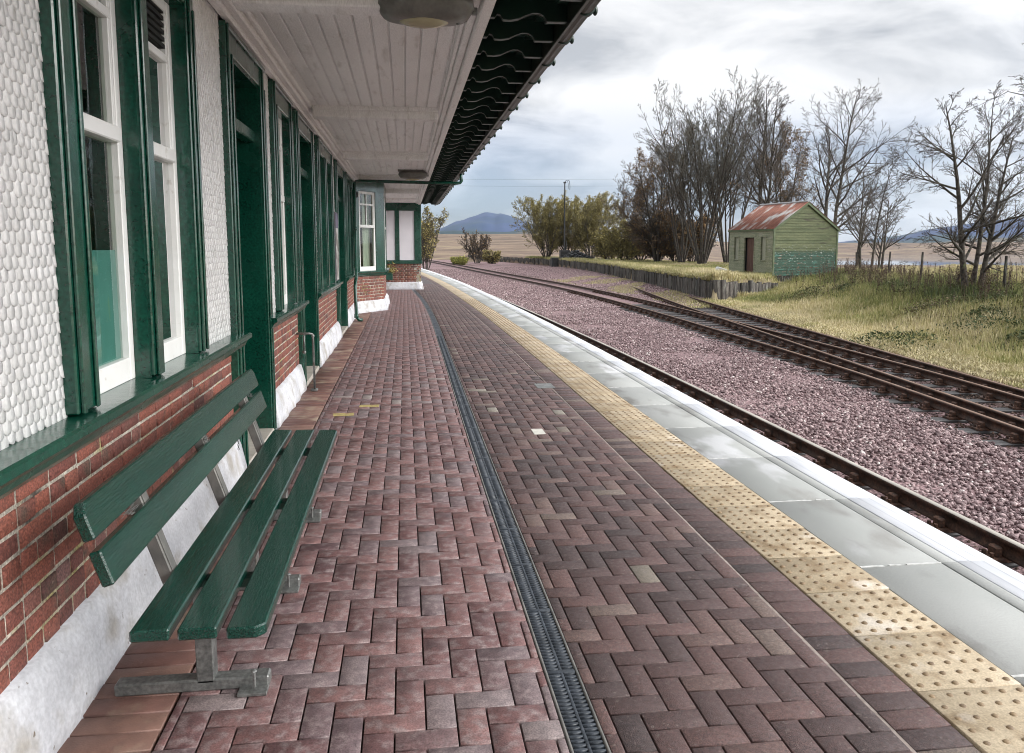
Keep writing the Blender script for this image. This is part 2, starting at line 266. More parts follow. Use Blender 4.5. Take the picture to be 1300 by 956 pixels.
def blocks(cent, half, ax, bev, tilt=0.0, hjit=0.0):
    """bevelled blocks (open underneath): cent (n,3) top centres, half (n,3), ax 3x3 rows = local axes (u, v, n)"""
    n = len(cent); cent = np.asarray(cent, float); half = np.asarray(half, float)
    V = []
    tx = rng.normal(0, tilt, n); ty = rng.normal(0, tilt, n); hj = rng.normal(0, hjit, n)
    for lvl in range(3):
        ins = bev if lvl == 2 else 0.0; dz = [-half[:, 2] * 2, np.full(n, -bev * 0.8), np.zeros(n)][lvl]
        for su, sv in ((-1, -1), (1, -1), (1, 1), (-1, 1)):
            u = su * (half[:, 0] - ins); v = sv * (half[:, 1] - ins); w = dz + hj + (tx * u + ty * v if lvl else 0)
            V.append(np.stack([u, v, w], 1))
    V = np.stack(V, 1)                                    # n,12,3
    V = V @ np.asarray(ax) + cent[:, None, :]
    b = np.arange(n)[:, None] * 12; F = []
    for lv in (0, 4):
        for k in range(4): F.append(b + np.array([[lv + k, lv + (k + 1) % 4, lv + 4 + (k + 1) % 4, lv + 4 + k]]))
    F.append(b + np.array([[8, 9, 10, 11]]))
    return V.reshape(-1, 3), np.concatenate(F)
AXG = np.eye(3)
def cr_interp(pts):
    """smooth function x(y) from samples (y, x)"""
    ys = np.array([p[0] for p in pts], float); xs = np.array([p[1] for p in pts], float)
    m = np.gradient(xs, ys)
    def f(y):
        y = np.asarray(y, float); yc = np.clip(y, ys[0], ys[-1]); i = np.clip(np.searchsorted(ys, yc) - 1, 0, len(ys) - 2)
        h = ys[i + 1] - ys[i]; t = (yc - ys[i]) / h
        v = (2*t**3 - 3*t**2 + 1) * xs[i] + (t**3 - 2*t**2 + t) * h * m[i] + (-2*t**3 + 3*t**2) * xs[i + 1] + (t**3 - t**2) * h * m[i + 1]
        return v + np.where(y < ys[0], (y - ys[0]) * m[0], 0) + np.where(y > ys[-1], (y - ys[-1]) * m[-1], 0)
    return f
EDGE = cr_interp([(-8, 2.68), (0, 2.83), (3, 2.88), (6, 2.90), (12, 2.92), (18, 2.88), (25, 2.74), (36, 2.42), (46, 1.92), (57, 1.25), (72, -0.1), (90, -2.2)])
MAINL = cr_interp([(-12, 5.7), (0, 7.0), (5, 7.66), (10, 8.27), (14, 8.72), (18, 8.98), (22, 9.14), (28, 9.36), (34, 9.48), (42, 9.47), (52, 9.16), (62, 8.55), (78, 7.55), (92, 6.75), (109, 5.8), (148, 2.9), (220, -8), (330, -34), (460, -75)])
SIDR = cr_interp([(-12, 7.4), (0, 8.85), (6, 9.65), (12.3, 10.47), (17, 11.08), (23, 11.87), (27.5, 12.42), (34.4, 13.35), (45, 14.95), (54, 16.3)])
def off(f, d):
    def g(y):
        s = (f(np.asarray(y) + 0.5) - f(np.asarray(y) - 0.5)); return f(y) + d * np.sqrt(1 + s * s)
    return g
WALLP = [(14.35, 36.3), (14.5, 40), (15.1, 46.2), (15.95, 55.4), (17.0, 66), (17.8, 76), (17.95, 92), (17.2, 104), (16.1, 114), (14.2, 130), (11.5, 148)]
WALLX = cr_interp([(p[1], p[0]) for p in WALLP])

# ------------------------------------------------------------------ terrain
def sm(a, b, x): t = np.clip((x - a) / (b - a), 0, 1); return t * t * (3 - 2 * t)
_ph = rng.uniform(0, 6.28, (24, 3)); _dr = rng.uniform(0, 6.28, 24)
def fb(x, y, s, o=4, k0=0):
    v = 0; a = 1
    for k in range(o):
        for j in range(3):
            q = (k * 3 + j + k0) % 24; c, d = math.cos(_dr[q]), math.sin(_dr[q])
            v = v + a * np.sin((x * c + y * d) * s * (1 + 0.3 * j) + _ph[q, 0] + 1.5 * np.sin((x * d - y * c) * s * 0.6 + _ph[q, 1]))
        s *= 2.1; a *= 0.5
    return v / 3
def terrain(x, y):
    x = np.asarray(x, float); y = np.asarray(y, float)
    r = np.hypot(x, y); az = np.degrees(np.arctan2(x, y))
    z = np.full(np.broadcast(x, y).shape, -1.14)
    dr = x - SIDR(np.clip(y, -12, 60))
    bank = -1.14 + 0.16 * sm(0.5, 1.1, dr) + 1.02 * sm(1.2, 8.5, dr) + 0.10 * fb(x, y, 0.9, 3) * sm(1.5, 5, dr)
    right = sm(0.3, 0.9, dr)
    z = z * (1 - right) + bank * right
    yb = 36.35 + np.clip(x - 14.5, 0, 5) * .5; wd = .25 + np.maximum(0, x - 18.2) * 1.6
    beyondwall = sm(-0.02, 0.18, x - WALLX(np.clip(y, 36.3, 150))) * sm(0, 1, (y - yb) / wd) * (1 - sm(148, 175, y))
    inner = (y > 36.3) & (x < WALLX(np.clip(y, 36.3, 150)))
    gz = np.where(inner, -1.14 + 0.25 * sm(0.8, 3.5, x - off(MAINL, 2.4)(np.clip(y, 36, 150))), z)
    z = np.where(y > 36.3, gz, z)
    mound = 0.02 + 0.05 * fb(x, y, 0.5, 3, 5)
    z = z * (1 - beyondwall) + mound * beyondwall
    # far country
    left = 1 - sm(12, 24, az)
    moorl = -1.0 + 17.5 * sm(110, 1050, r) + 0.9 * fb(x, y, 0.012, 4, 3) * sm(120, 500, r)
    moorr = 0.05 - 8.6 * sm(38, 360, r) + 0.35 * fb(x, y, 0.03, 4, 8) * sm(60, 200, r) + 1.2 * fb(x * 0.7, y, 0.011, 3, 2) * sm(250, 500, r) + 16 * sm(950, 1500, r) + 2.2 * (1 - sm(24, 31, az)) * sm(200, 420, r)
    far = moorl * left + moorr * (1 - left)
    nearw = np.maximum(sm(46, 120, r) * sm(26, 40, x + 0.0 * y) , sm(150, 230, r))
    nearw = np.maximum(nearw, sm(36, 60, x) )
    z = z * (1 - nearw) + far * nearw
    # corridor under the far track stays flat
    co = (1 - sm(4, 14, np.abs(x - MAINL(np.clip(y, -12, 460)) - 0.7))) * sm(140, 190, y) * (1 - sm(380, 520, y))
    z = z * (1 - co) + (-1.14) * co
    lowleft = (1 - sm(2.0, 5.0, x + 0 * y)) * (1 - sm(60, 90, r)); z = np.where(lowleft > 0.5, -1.25, z)
    return z
def build_ground():
    # polar grid, fine inside the view wedge, coarser behind
    th = np.concatenate([np.linspace(-60, -12, 25)[:-1], np.linspace(-12, 50, 420), np.linspace(50, 300, 60)[1:-1]])
    rr = np.concatenate([[0.0], np.geomspace(2.5, 60, 190), np.geomspace(60, 12000, 230)[1:]])
    nt, nr = len(th), len(rr); T, Rr = np.meshgrid(np.radians(th), rr); X = Rr * np.sin(T); Y = Rr * np.cos(T)
    Z = terrain(X, Y)
    V = np.stack([X, Y, Z], 2).reshape(-1, 3); i = np.arange(nr - 1)[:, None] * nt; j = np.arange(nt)[None, :]; j2 = (j + 1) % nt
    F = np.stack([i + j, i + j2, i + nt + j2, i + nt + j], 2).reshape(-1, 4)[:, ::-1]
    me = npmesh('ground', V, [F])
    m = bpy.data.materials.new('moorland'); m.use_nodes = True; N = m.node_tree.nodes; L = m.node_tree.links; p = N['Principled BSDF']
    g = N.new('ShaderNodeNewGeometry')
    def nz(sc, st=(1, 1, 1), d=6):
        mp = N.new('ShaderNodeMapping'); mp.inputs['Scale'].default_value = st; L.new(g.outputs['Position'], mp.inputs[0])
        n = N.new('ShaderNodeTexNoise'); n.inputs['Scale'].default_value = sc; n.inputs['Detail'].default_value = d; L.new(mp.outputs[0], n.inputs['Vector']); return n.outputs[0]
    def ramp(src, els):
        c = N.new('ShaderNodeValToRGB'); L.new(src, c.inputs[0]); e = c.color_ramp.elements
        for i, (a, b) in enumerate(els):
            q = e[i] if i < 2 else e.new(a); q.position = a; q.color = (*b, 1)
        return c.outputs[0]
    near = ramp(nz(1.3), [(0.35, (0.15, 0.125, 0.06)), (0.5, (0.25, 0.205, 0.115)), (0.65, (0.36, 0.29, 0.18))])
    farc = ramp(nz(0.022, (1, 2.0, 1), 12), [(0.34, (0.085, 0.060, 0.042)), (0.46, (0.150, 0.100, 0.068)), (0.56, (0.215, 0.150, 0.100)), (0.68, (0.27, 0.215, 0.125))])
    fine = ramp(nz(0.25, (1, 1.5, 1), 8), [(0.3, (0.55, 0.55, 0.55)), (0.7, (1.35, 1.35, 1.35))])
    mu = N.new('ShaderNodeMix'); mu.data_type = 'RGBA'; mu.blend_type = 'MULTIPLY'; mu.inputs[0].default_value = 1; L.new(farc, mu.inputs[6]); L.new(fine, mu.inputs[7])
    ln = N.new('ShaderNodeVectorMath'); ln.operation = 'LENGTH'; L.new(g.outputs['Position'], ln.inputs[0])
    mr = N.new('ShaderNodeMapRange'); L.new(ln.outputs['Value'], mr.inputs[0]); mr.inputs[1].default_value = 38; mr.inputs[2].default_value = 75
    mx = N.new('ShaderNodeMix'); mx.data_type = 'RGBA'; L.new(mr.outputs[0], mx.inputs[0]); L.new(near, mx.inputs[6]); L.new(mu.outputs[2], mx.inputs[7])
    L.new(mx.outputs[2], p.inputs['Base Color']); p.inputs['Roughness'].default_value = 0.95
    b = N.new('ShaderNodeBump'); b.inputs['Strength'].default_value = 0.8; b.inputs['Distance'].default_value = 0.15; L.new(nz(2.5), b.inputs['Height']); L.new(b.outputs[0], p.inputs['Normal'])
    link('ground', me, m, smooth=True, kind='structure')
build_ground()
# loch
def loch():
    th = np.radians(np.linspace(24, 60, 60)); rr = np.array([230, 300, 420, 600, 800, 1000, 1300.0])
    T, Q = np.meshgrid(th, rr); V = np.stack([Q * np.sin(T), Q * np.cos(T), np.full(T.shape, -7.6)], 2).reshape(-1, 3)
    i = np.arange(6)[:, None] * 60; j = np.arange(59)[None, :]
    F = np.stack([i + j, i + j + 1, i + 60 + j + 1, i + 60 + j], 2).reshape(-1, 4)[:, ::-1]
    m = material('loch_water', (0.16, 0.18, 0.19), (0.20, 0.22, 0.23), 0.1, 0.03, 0.1, 0.6, spec=1.0)
    link('water', npmesh('water', V, [F]), m, kind='structure')
loch()
def hills(name, azr, d0, d1, prof, mat, n=260, seed=0, rough=1.0):
    """ridge running across azimuths azr at d0..d1 m; prof(az) = crest height"""
    az = np.linspace(azr[0], azr[1], n); k = 26; V = []
    for j in range(k):
        t = j / (k - 1); d = d0 + (d1 - d0) * t; sh = math.sin(math.pi * min(t * 0.62 + 0.0, 1)) ** 1.1
        a = np.radians(az); x = d * np.sin(a); y = d * np.cos(a)
        hgt = prof(az) * sh * (1 + rough * 0.13 * fb(x, y, 0.0035, 5, seed)) + rough * 4 * fb(x, y, 0.012, 4, seed + 4) * sh
        V.append(np.stack([x, y, hgt - 12 * (1 - sh)], 1))
    V = np.concatenate(V); i = np.arange(k - 1)[:, None] * n; j = np.arange(n - 1)[None, :]
    F = np.stack([i + j, i + j + 1, i + n + j + 1, i + n + j], 2).reshape(-1, 4)[:, ::-1]
    link(name, npmesh(name, V, [F]), mat, smooth=True, kind='structure')
MT = material('mountain_heather_haze_blue', (0.008, 0.026, 0.090), (0.030, 0.042, 0.110), 0.002, 0.95, c3=(0.022, 0.040, 0.040), s3=0.0016, t3=0.52)  # heather tone, with the blue of distant haze mixed into the colour
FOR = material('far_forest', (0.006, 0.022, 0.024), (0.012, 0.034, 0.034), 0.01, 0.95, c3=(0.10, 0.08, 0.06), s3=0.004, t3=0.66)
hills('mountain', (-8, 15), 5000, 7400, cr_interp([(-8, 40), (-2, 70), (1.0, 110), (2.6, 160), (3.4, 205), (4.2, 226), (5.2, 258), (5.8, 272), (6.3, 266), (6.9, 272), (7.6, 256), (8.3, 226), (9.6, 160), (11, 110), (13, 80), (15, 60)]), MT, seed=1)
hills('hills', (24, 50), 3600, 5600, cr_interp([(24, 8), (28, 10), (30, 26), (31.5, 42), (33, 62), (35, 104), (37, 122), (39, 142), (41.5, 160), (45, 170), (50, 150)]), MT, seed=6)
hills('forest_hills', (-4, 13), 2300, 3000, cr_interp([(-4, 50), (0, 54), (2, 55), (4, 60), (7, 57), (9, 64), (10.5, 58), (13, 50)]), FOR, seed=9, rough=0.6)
hills('far_shore', (29, 50), 1500, 2200, cr_interp([(29, 4), (32, 12), (35, 9), (38, 18), (41, 24), (50, 22)]), material('far_shore_moor', (0.05, 0.05, 0.035), (0.10, 0.085, 0.06), 0.01, 0.95), seed=12)

# ------------------------------------------------------------------ ballast bed, stones
def strip(name, fl, fr, y0, y1, z, mat, ny=160, nx=2, **k):
    ys = np.linspace(y0, y1, ny); a, b = fl(ys), fr(ys); t = np.linspace(0, 1, nx)
    X = a[:, None] * (1 - t) + b[:, None] * t; Y = np.repeat(ys[:, None], nx, 1); Z = np.broadcast_to(z(X, Y) if callable(z) else z, X.shape)
    V = np.stack([X, Y, Z], 2).reshape(-1, 3); i = np.arange(ny - 1)[:, None] * nx; j = np.arange(nx - 1)[None, :]
    F = np.stack([i + j, i + j + 1, i + nx + j + 1, i + nx + j], 2).reshape(-1, 4)
    return link(name, npmesh(name, V, [F]), mat, **k)
bedr = lambda y: np.where(y < 36.3, SIDR(y) + 0.75, np.where(y < 125, WALLX(np.clip(y, 36.3, 150)) - 0.05, off(MAINL, 4.9)(y)))
strip('ballast_bed', lambda y: EDGE(y) - 0.3, bedr, -8, 200, lambda X, Y: -1.085 + 0.012 * fb(X, Y, 3, 2) - .045 * sm(-.75, -.35, X - MAINL(Y)) * (1 - sm(.5, .9, X - SIDR(np.clip(Y, -12, 60)))) * (Y < 36) - .04 * (1 - sm(2.15, 2.3, X - EDGE(Y))) + np.clip((X - (SIDR(np.clip(Y, -12, 60)) + 0.2)) * 0.05, 0, 0.04) + 0.26 * sm(0.8, 3.5, X - off(MAINL, 2.4)(np.clip(Y, 36, 150))) * (Y > 37), BALLBED, ny=420, nx=40, kind='structure')
ico = bmesh.new(); bmesh.ops.create_icosphere(ico, subdivisions=1, radius=1); ico.verts.ensure_lookup_table()
ICV = np.array([v.co[:] for v in ico.verts]); ICF = np.array([[v.index for v in f.verts] for f in ico.faces]); ico.free()
def stones(P, size, name, mat, rv=None, **k):
    n = len(P); base = ICV[None] * (1 + rng.uniform(-0.33, 0.33, (n, len(ICV), 1)))
    base = base * rng.uniform(0.55, 1.3, (n, 1, 3)) * np.array([1, 1, 0.75]) * size[:, None, None]
    a = rng.uniform(0, 6.28, n); b = rng.uniform(-0.6, 0.6, n); ca, sa = np.cos(a), np.sin(a); cb, sb = np.cos(b), np.sin(b)
    x, y, z = base[..., 0], base[..., 1], base[..., 2]; y, z = y * cb[:, None] - z * sb[:, None], y * sb[:, None] + z * cb[:, None]
    x, y = x * ca[:, None] - y * sa[:, None], x * sa[:, None] + y * ca[:, None]
    V = np.stack([x, y, z], 2) + P[:, None, :]
    F = (np.arange(n)[:, None, None] * len(ICV) + ICF[None]).reshape(-1, 3)
    rv = rng.uniform(0, 1, n) if rv is None else rv
    return link(name, npmesh(name, V.reshape(-1, 3), [F], rnd=np.repeat(rv, len(ICV))), mat, **k)
def ballast():
    def scatter(n, y0, y1, pw, xl, xr):
        y = y0 + (y1 - y0) * rng.uniform(0, 1, n) ** pw; t = rng.uniform(0, 1, n); x = xl(y) * (1 - t) + xr(y) * t; return x, y
    # main pinkish bed
    x, y = scatter(62000, 4.5, 34, 1.35, lambda y: off(EDGE, 2.2)(y), lambda y: SIDR(y) + 0.6)
    dk = (x > MAINL(y) - 0.45) | (x < off(EDGE, 2.25)(y))
    hump = 0.03 * np.clip(fb(x, y, 1.3, 2), -1, 1)
    z = -1.07 + hump + rng.uniform(-0.008, 0.012, len(x)) - 0.03 * dk
    s = rng.uniform(0.014, 0.034, len(x))
    P = np.stack([x, y, z], 1); keep = ~dk | (rng.uniform(0, 1, len(x)) < 0.0)
    stones(P[keep], s[keep], 'ballast', BALL, kind='stuff', label='loose pink and purple granite ballast between the tracks', cat='ballast')
    x2, y2 = scatter(16000, 4.5, 34, 1.3, lambda y: off(EDGE, 0.3)(y), lambda y: off(EDGE, 2.4)(y))
    x3, y3 = scatter(22000, 8.5, 34, 1.3, lambda y: MAINL(y) - 0.6, lambda y: SIDR(y) + 0.9)
    x = np.concatenate([x2, x3]); y = np.concatenate([y2, y3])
    stones(np.stack([x, y, -1.13 + rng.uniform(-0.01, 0.012, len(x))], 1), rng.uniform(0.012, 0.03, len(x)), 'dark_ballast', BALLR, kind='stuff', label='dark brown oily ballast stones beneath and between the rails', cat='ballast')
    x, y = scatter(34000, 34, 95, 1.6, lambda y: off(EDGE, 1.6)(y), bedr)
    d = (np.abs(x - MAINL(y) - 0.75) < 0.95)
    z = -1.07 + 0.26 * sm(0.8, 3.5, x - off(MAINL, 2.4)(y)) * (y > 37) + rng.uniform(-0.008, 0.015, len(x))
    stones(np.stack([x, y, z], 1)[~d], rng.uniform(0.02, 0.045, len(x))[~d], 'distant_ballast', BALL, kind='stuff', label='distant pink ballast spreading towards the old sleeper wall', cat='ballast')
ballast()

# ------------------------------------------------------------------ railway tracks
RP = [(-.035, 0), (-.035, -.032), (-.010, -.045), (-.009, -.125), (-.03, -.137), (-.03, -.155), (.03, -.155), (.03, -.137), (.009, -.125), (.010, -.045), (.035, -.032), (.035, 0)]
def rail(f, y0, y1, ztop, top_mat, parent, step=0.5):
    ys = np.arange(y0, y1 + 1e-6, step if y1 - y0 < 120 else 1.0); xs = f(ys); t = np.gradient(xs, ys); nrm = np.stack([np.ones_like(t), -t], 1) / np.sqrt(1 + t * t)[:, None]
    k = len(RP); V = np.zeros((len(ys), k, 3))
    for i, (a, b) in enumerate(RP):
        V[:, i, 0] = xs + nrm[:, 0] * a; V[:, i, 1] = ys + nrm[:, 1] * a; V[:, i, 2] = ztop + b
    i = np.arange(len(ys) - 1)[:, None] * k; j = np.arange(k)[None, :]; j2 = (j + 1) % k
    F = np.stack([i + j, i + j2, i + k + j2, i + k + j], 2); mi = np.zeros((len(ys) - 1, k), int); mi[:, k - 1] = 1
    return link('rail', npmesh('rail', V.reshape(-1, 3), [F.reshape(-1, 4)], matidx=mi.ravel()), [RAILS, top_mat], parent)
def chair_mesh(side=1):
    b = MB(); b.box(-.17, .17, -.10, .10, 0, .035, .006); b.box(.035, .10, -.055, .055, .03, .14, .012); b.box(-.10, -.035, -.055, .055, .03, .12, .012)
    for sx in (-.135, .135): b.tube([(sx, .05, .03), (sx, .05, .075)], .018, 6); b.tube([(sx, -.05, .03), (sx, -.05, .075)], .018, 6)
    bmesh.ops.recalc_face_normals(b.bm, faces=b.bm.faces); me = bpy.data.meshes.new('rail_chair'); b.bm.to_mesh(me); b.bm.free(); me.materials.append(CHAIR); return me
CH = chair_mesh()
def slp_mesh(L, m=TIMBER, w=.125):
    b = MB(); b.box(-L / 2, L / 2, -w, w, -.13, 0, .012); me = bpy.data.meshes.new('sleeper'); b.bm.to_mesh(me); b.bm.free(); me.materials.append(m); return me
def track(name, label, fl, gauge, y0, y1, step, ztop, topm, lens=None, nmax=100, zs=None, chairs=(0, 1), xoff=None, group=None):
    root = empty(name, (float(fl(y0)), y0, ztop), label=label, cat='railway track', group=group)
    fr = off(fl, gauge)
    for f in (fl, fr):
        r = rail(f, y0, y1, ztop, topm, root); r.matrix_parent_inverse = root.matrix_world.inverted(); r.location = (-root.location.x, -root.location.y, -root.location.z)
    y = y0 + 0.3; n = 0; zsl = ztop - .155 - .036; meshes = {}; extra = []
    while y < y1:
        L, sh = (lens(y) if lens else (2.6, 0)); L = round(L, 1)
        if L not in meshes: meshes[L] = slp_mesh(L)
        mid = off(fl, gauge / 2 + sh); x = float(mid(y)); ang = -math.atan(float(mid(y + .5) - mid(y - .5)))
        if n < nmax:
            o = bpy.data.objects.new('sleeper', meshes[L]); C.objects.link(o); o.parent = root
            o.location = (x - root.location.x, y - root.location.y, zsl - ztop + rng.normal(0, .004)); o.rotation_euler = (0, 0, ang + rng.normal(0, .006))
            if y < 46:
                for sx, kk in ((-(gauge / 2 + sh), 0), (gauge / 2 - sh, 1)):
                    if kk in chairs:
                        c = bpy.data.objects.new('rail_chair', CH); C.objects.link(c); c.parent = o; c.location = (sx, 0, 0)
        else: extra.append((x - root.location.x, y - root.location.y, zsl - ztop, ang))
        y += step; n += 1
    if extra:
        b = MB()
        for (x, yy, z, a) in extra: b.box(-1.3, 1.3, -.125, .125, -.1, 0, 0, T=Matrix.Translation((x, yy, z)) @ Matrix.Rotation(a, 4, 'Z'))
        b.out('distant_sleepers', TIMBER, root, kind='stuff')
    return root
track('railway_track', 'near platform line with dark bolted rails and a polished running surface', off(EDGE, 2.10 - 1.5), 1.5, -6, 88, .73, -.90, RAILT)
SM = lambda y: (4.0, 0.35) if y < 14 else ((4.4, 0.5) if y < 21 else ((5.0, 0.85) if y < 29 else (2.6, 0)))
track('railway_track', 'second line beyond the pink ballast, brown topped rails running to the horizon', MAINL, 1.5, 5.5, 330, .75, -.90, RAILTR, lens=SM)
sid = track('railway_track', 'overgrown siding leaving the second line towards the green hut', off(SIDR, -1.5), 1.5, 5.5, 50, 50, -.895, RAILTR, nmax=0)
for o in list(sid.children):
    if o.name.startswith('distant'): bpy.data.objects.remove(o)
ssm = slp_mesh(2.6)
y = 5.8
while y < 48:
    for k, d in enumerate((0, -1.5)):
        x = float(off(SIDR, d)(y)); ang = -math.atan(float(SIDR(y + .5) - SIDR(y - .5)))
        if y > 29 and k == 0:
            o = bpy.data.objects.new('sleeper', ssm); C.objects.link(o); o.parent = sid; xm = float(off(SIDR, -.75)(y)); o.location = (xm - sid.location.x, y - sid.location.y, -.197); o.rotation_euler = (0, 0, ang)
        if y < 44:
            c = bpy.data.objects.new('rail_chair', CH); C.objects.link(c); c.parent = sid; c.location = (x - sid.location.x, y - sid.location.y, -.188); c.rotation_euler = (0, 0, ang)
    y += .75

# ------------------------------------------------------------------ platform
DR = cr_interp([(-8, .60), (2.5, .545), (6, .545), (12, .57), (18, .58), (22, .53), (29.2, .285), (34, .05)])    # drain centre line
TI = lambda y: off(EDGE, -1.12)(y); TO = lambda y: off(EDGE, -.715)(y)
BI = lambda y: off(EDGE, -1.33)(y)
WX = -1.09
strip('platform', lambda y: np.full_like(y, -6.0), lambda y: EDGE(y) - .02, -8, 74, -.022, JOINT, ny=120, kind='structure')
strip('platform_face', lambda y: EDGE(y) - .10, lambda y: EDGE(y) - .10, -8, 74, lambda X, Y: np.where(np.arange(X.shape[1])[None] == 0, -1.2, -.03) + 0 * X, CONC, ny=120, kind='structure')
def herring(xl, xr, y0, y1, name, mat, rv, w=.1015, y_off=0.0):
    X0, X1 = -3.0, 3.2; gap = .0030
    ni = int((X1 - X0) / w) + 1; nj = int((y1 - y0) / w) + 1
    i, j = np.meshgrid(np.arange(ni), np.arange(nj), indexing='ij'); i = i.ravel(); j = j.ravel(); d = (i + j) % 4
    h = d == 0; v = d == 2
    xa = np.concatenate([X0 + i[h] * w, X0 + i[v] * w]); ya = np.concatenate([y0 + j[h] * w, y0 + j[v] * w])
    lx = np.concatenate([np.full(h.sum(), 2 * w), np.full(v.sum(), w)]); ly = np.concatenate([np.full(h.sum(), w), np.full(v.sum(), 2 * w)])
    yc = ya + ly / 2; a = np.maximum(xa, xl(yc)); b = np.minimum(xa + lx, xr(yc)); k = (b - a) > .018
    a, b, yc, ly = a[k], b[k], yc[k], ly[k]
    cent = np.stack([(a + b) / 2, yc, np.full(len(a), 0.0)], 1); half = np.stack([(b - a) / 2 - gap, ly / 2 - gap, np.full(len(a), .012)], 1)
    V, F = blocks(cent, half, AXG, .0022, .004, .0007)
    return link(name, npmesh(name, V, [F], rnd=np.repeat(rv(len(a), cent), 12)), mat, kind='structure')
def rv_red(n, c): return np.clip(rng.beta(2.2, 2.2, n) + 0.10 * fb(c[:, 0], c[:, 1], 2.2, 2) + .22 * (rng.uniform(0, 1, n) > .96), 0, 1)
def rv_brn(n, c): return np.clip(rng.beta(1.8, 2.6, n) + 0.10 * fb(c[:, 0], c[:, 1], 2.0, 2, 7) + .3 * (rng.uniform(0, 1, n) > .95) * sm(7, 5, c[:, 1]) * 1.0, 0, .97)
herring(lambda y: np.full_like(y, -.80), lambda y: DR(y) - .062, -.8, 33, 'pavement', PAVER, rv_red)
herring(lambda y: DR(y) + .062, lambda y: BI(y) - .004, -.8, 34, 'pavement', PAVER2, rv_brn, y_off=.05)
def border(fl, fr, y0, y1, step, name, mat, rv, gap=.0025):
    yc = np.arange(y0, y1, step) + step / 2; a, b = fl(yc), fr(yc); n = len(yc)
    cent = np.stack([(a + b) / 2, yc, np.zeros(n)], 1); half = np.stack([(b - a) / 2 - gap, np.full(n, step / 2 - gap), np.full(n, .012)], 1)
    V, F = blocks(cent, half, AXG, .0028, .006, .001)
    link(name, npmesh(name, V, [F], rnd=np.repeat(rv(n, cent), 12)), mat, kind='structure')
border(lambda y: BI(y) + .004, lambda y: TI(y) - .004, -.8, 60, .105, 'pavement', PAVER2, rv_brn)
border(lambda y: np.full_like(y, -1.10), lambda y: np.full_like(y, -.805), -.8, 29, .105, 'pavement', material('stained_border_pavers', (0.8, 0.8, 0.8), (1.1, 1.1, 1.1), 14, 0.6, 0.6, 120,
       rnd=[(0, (0.12, 0.062, 0.052)), (0.5, (0.17, 0.085, 0.070)), (1, (0.23, 0.135, 0.105))], c3=(0.30, 0.235, 0.175), s3=5, t3=0.60, w3=0.08, c4=(0.03, 0.02, 0.015), s4=7, t4=0.70), lambda n, c: rng.uniform(0, 1, n), gap=.0035)
strip('paving_joint', lambda y: BI(y) - .007, lambda y: BI(y) + .007, -.8, 40, -.0035, material('pale_sand_joint', (0.22, 0.18, 0.16), (0.34, 0.29, 0.26), 40, 0.9), ny=90, kind='structure')
# far paving, beyond the modelled blocks
strip('pavement', lambda y: DR(y) * 0 - 1.1, lambda y: BI(y), 33.0, 72, -.004, PAVER2, kind='structure')
# tactile tiles
def tactile():
    ys = np.arange(-.8, 60, .405); n = len(ys); yc = ys + .2025; t = (TI(yc + .3) - TI(yc - .3)) / .6
    V = []; F = []; rv = []; mi = []
    a, b = TI(yc) + .002, TO(yc) - .002
    cent = np.stack([(a + b) / 2, yc, np.full(n, .002)], 1); half = np.stack([(b - a) / 2 - .0015, np.full(n, .2), np.full(n, .012)], 1)
    V1, F1 = blocks(cent, half, AXG, .003, .004, .0008); r1 = np.repeat(rng.uniform(0, 1, n), 12)
    Vd = []; Fd = []; base = len(V1); k = 0
    for q in range(n):
        if yc[q] > 24: break
        for u in range(6):
            for v in range(6):
                cx = a[q] + (u + .5) / 6 * (b[q] - a[q]); cy = yc[q] - .2 + (v + .5) / 6 * .4; m = 8
                for rr, z in ((.0135, .0015), (.0095, .0062)):
                    for s in range(m): Vd.append((cx + rr * math.cos(s * 6.2832 / m), cy + rr * math.sin(s * 6.2832 / m), z))
                o = base + k * 16
                for s in range(m): Fd.append((o + s, o + (s + 1) % m, o + 8 + (s + 1) % m, o + 8 + s))
                k += 1
    tops = np.array([[base + i * 16 + 8 + s for s in range(8)] for i in range(k)])
    V = np.concatenate([V1, np.array(Vd)]); r = np.concatenate([r1, np.full(len(Vd), .5)])
    mi = np.concatenate([np.zeros(len(F1)), np.ones(len(Fd)), np.ones(len(tops))])
    link('tactile_paving', npmesh('tactile_paving', V, [F1, np.array(Fd), tops], rnd=r, matidx=mi), [TACT, BLIST], kind='structure')
tactile()
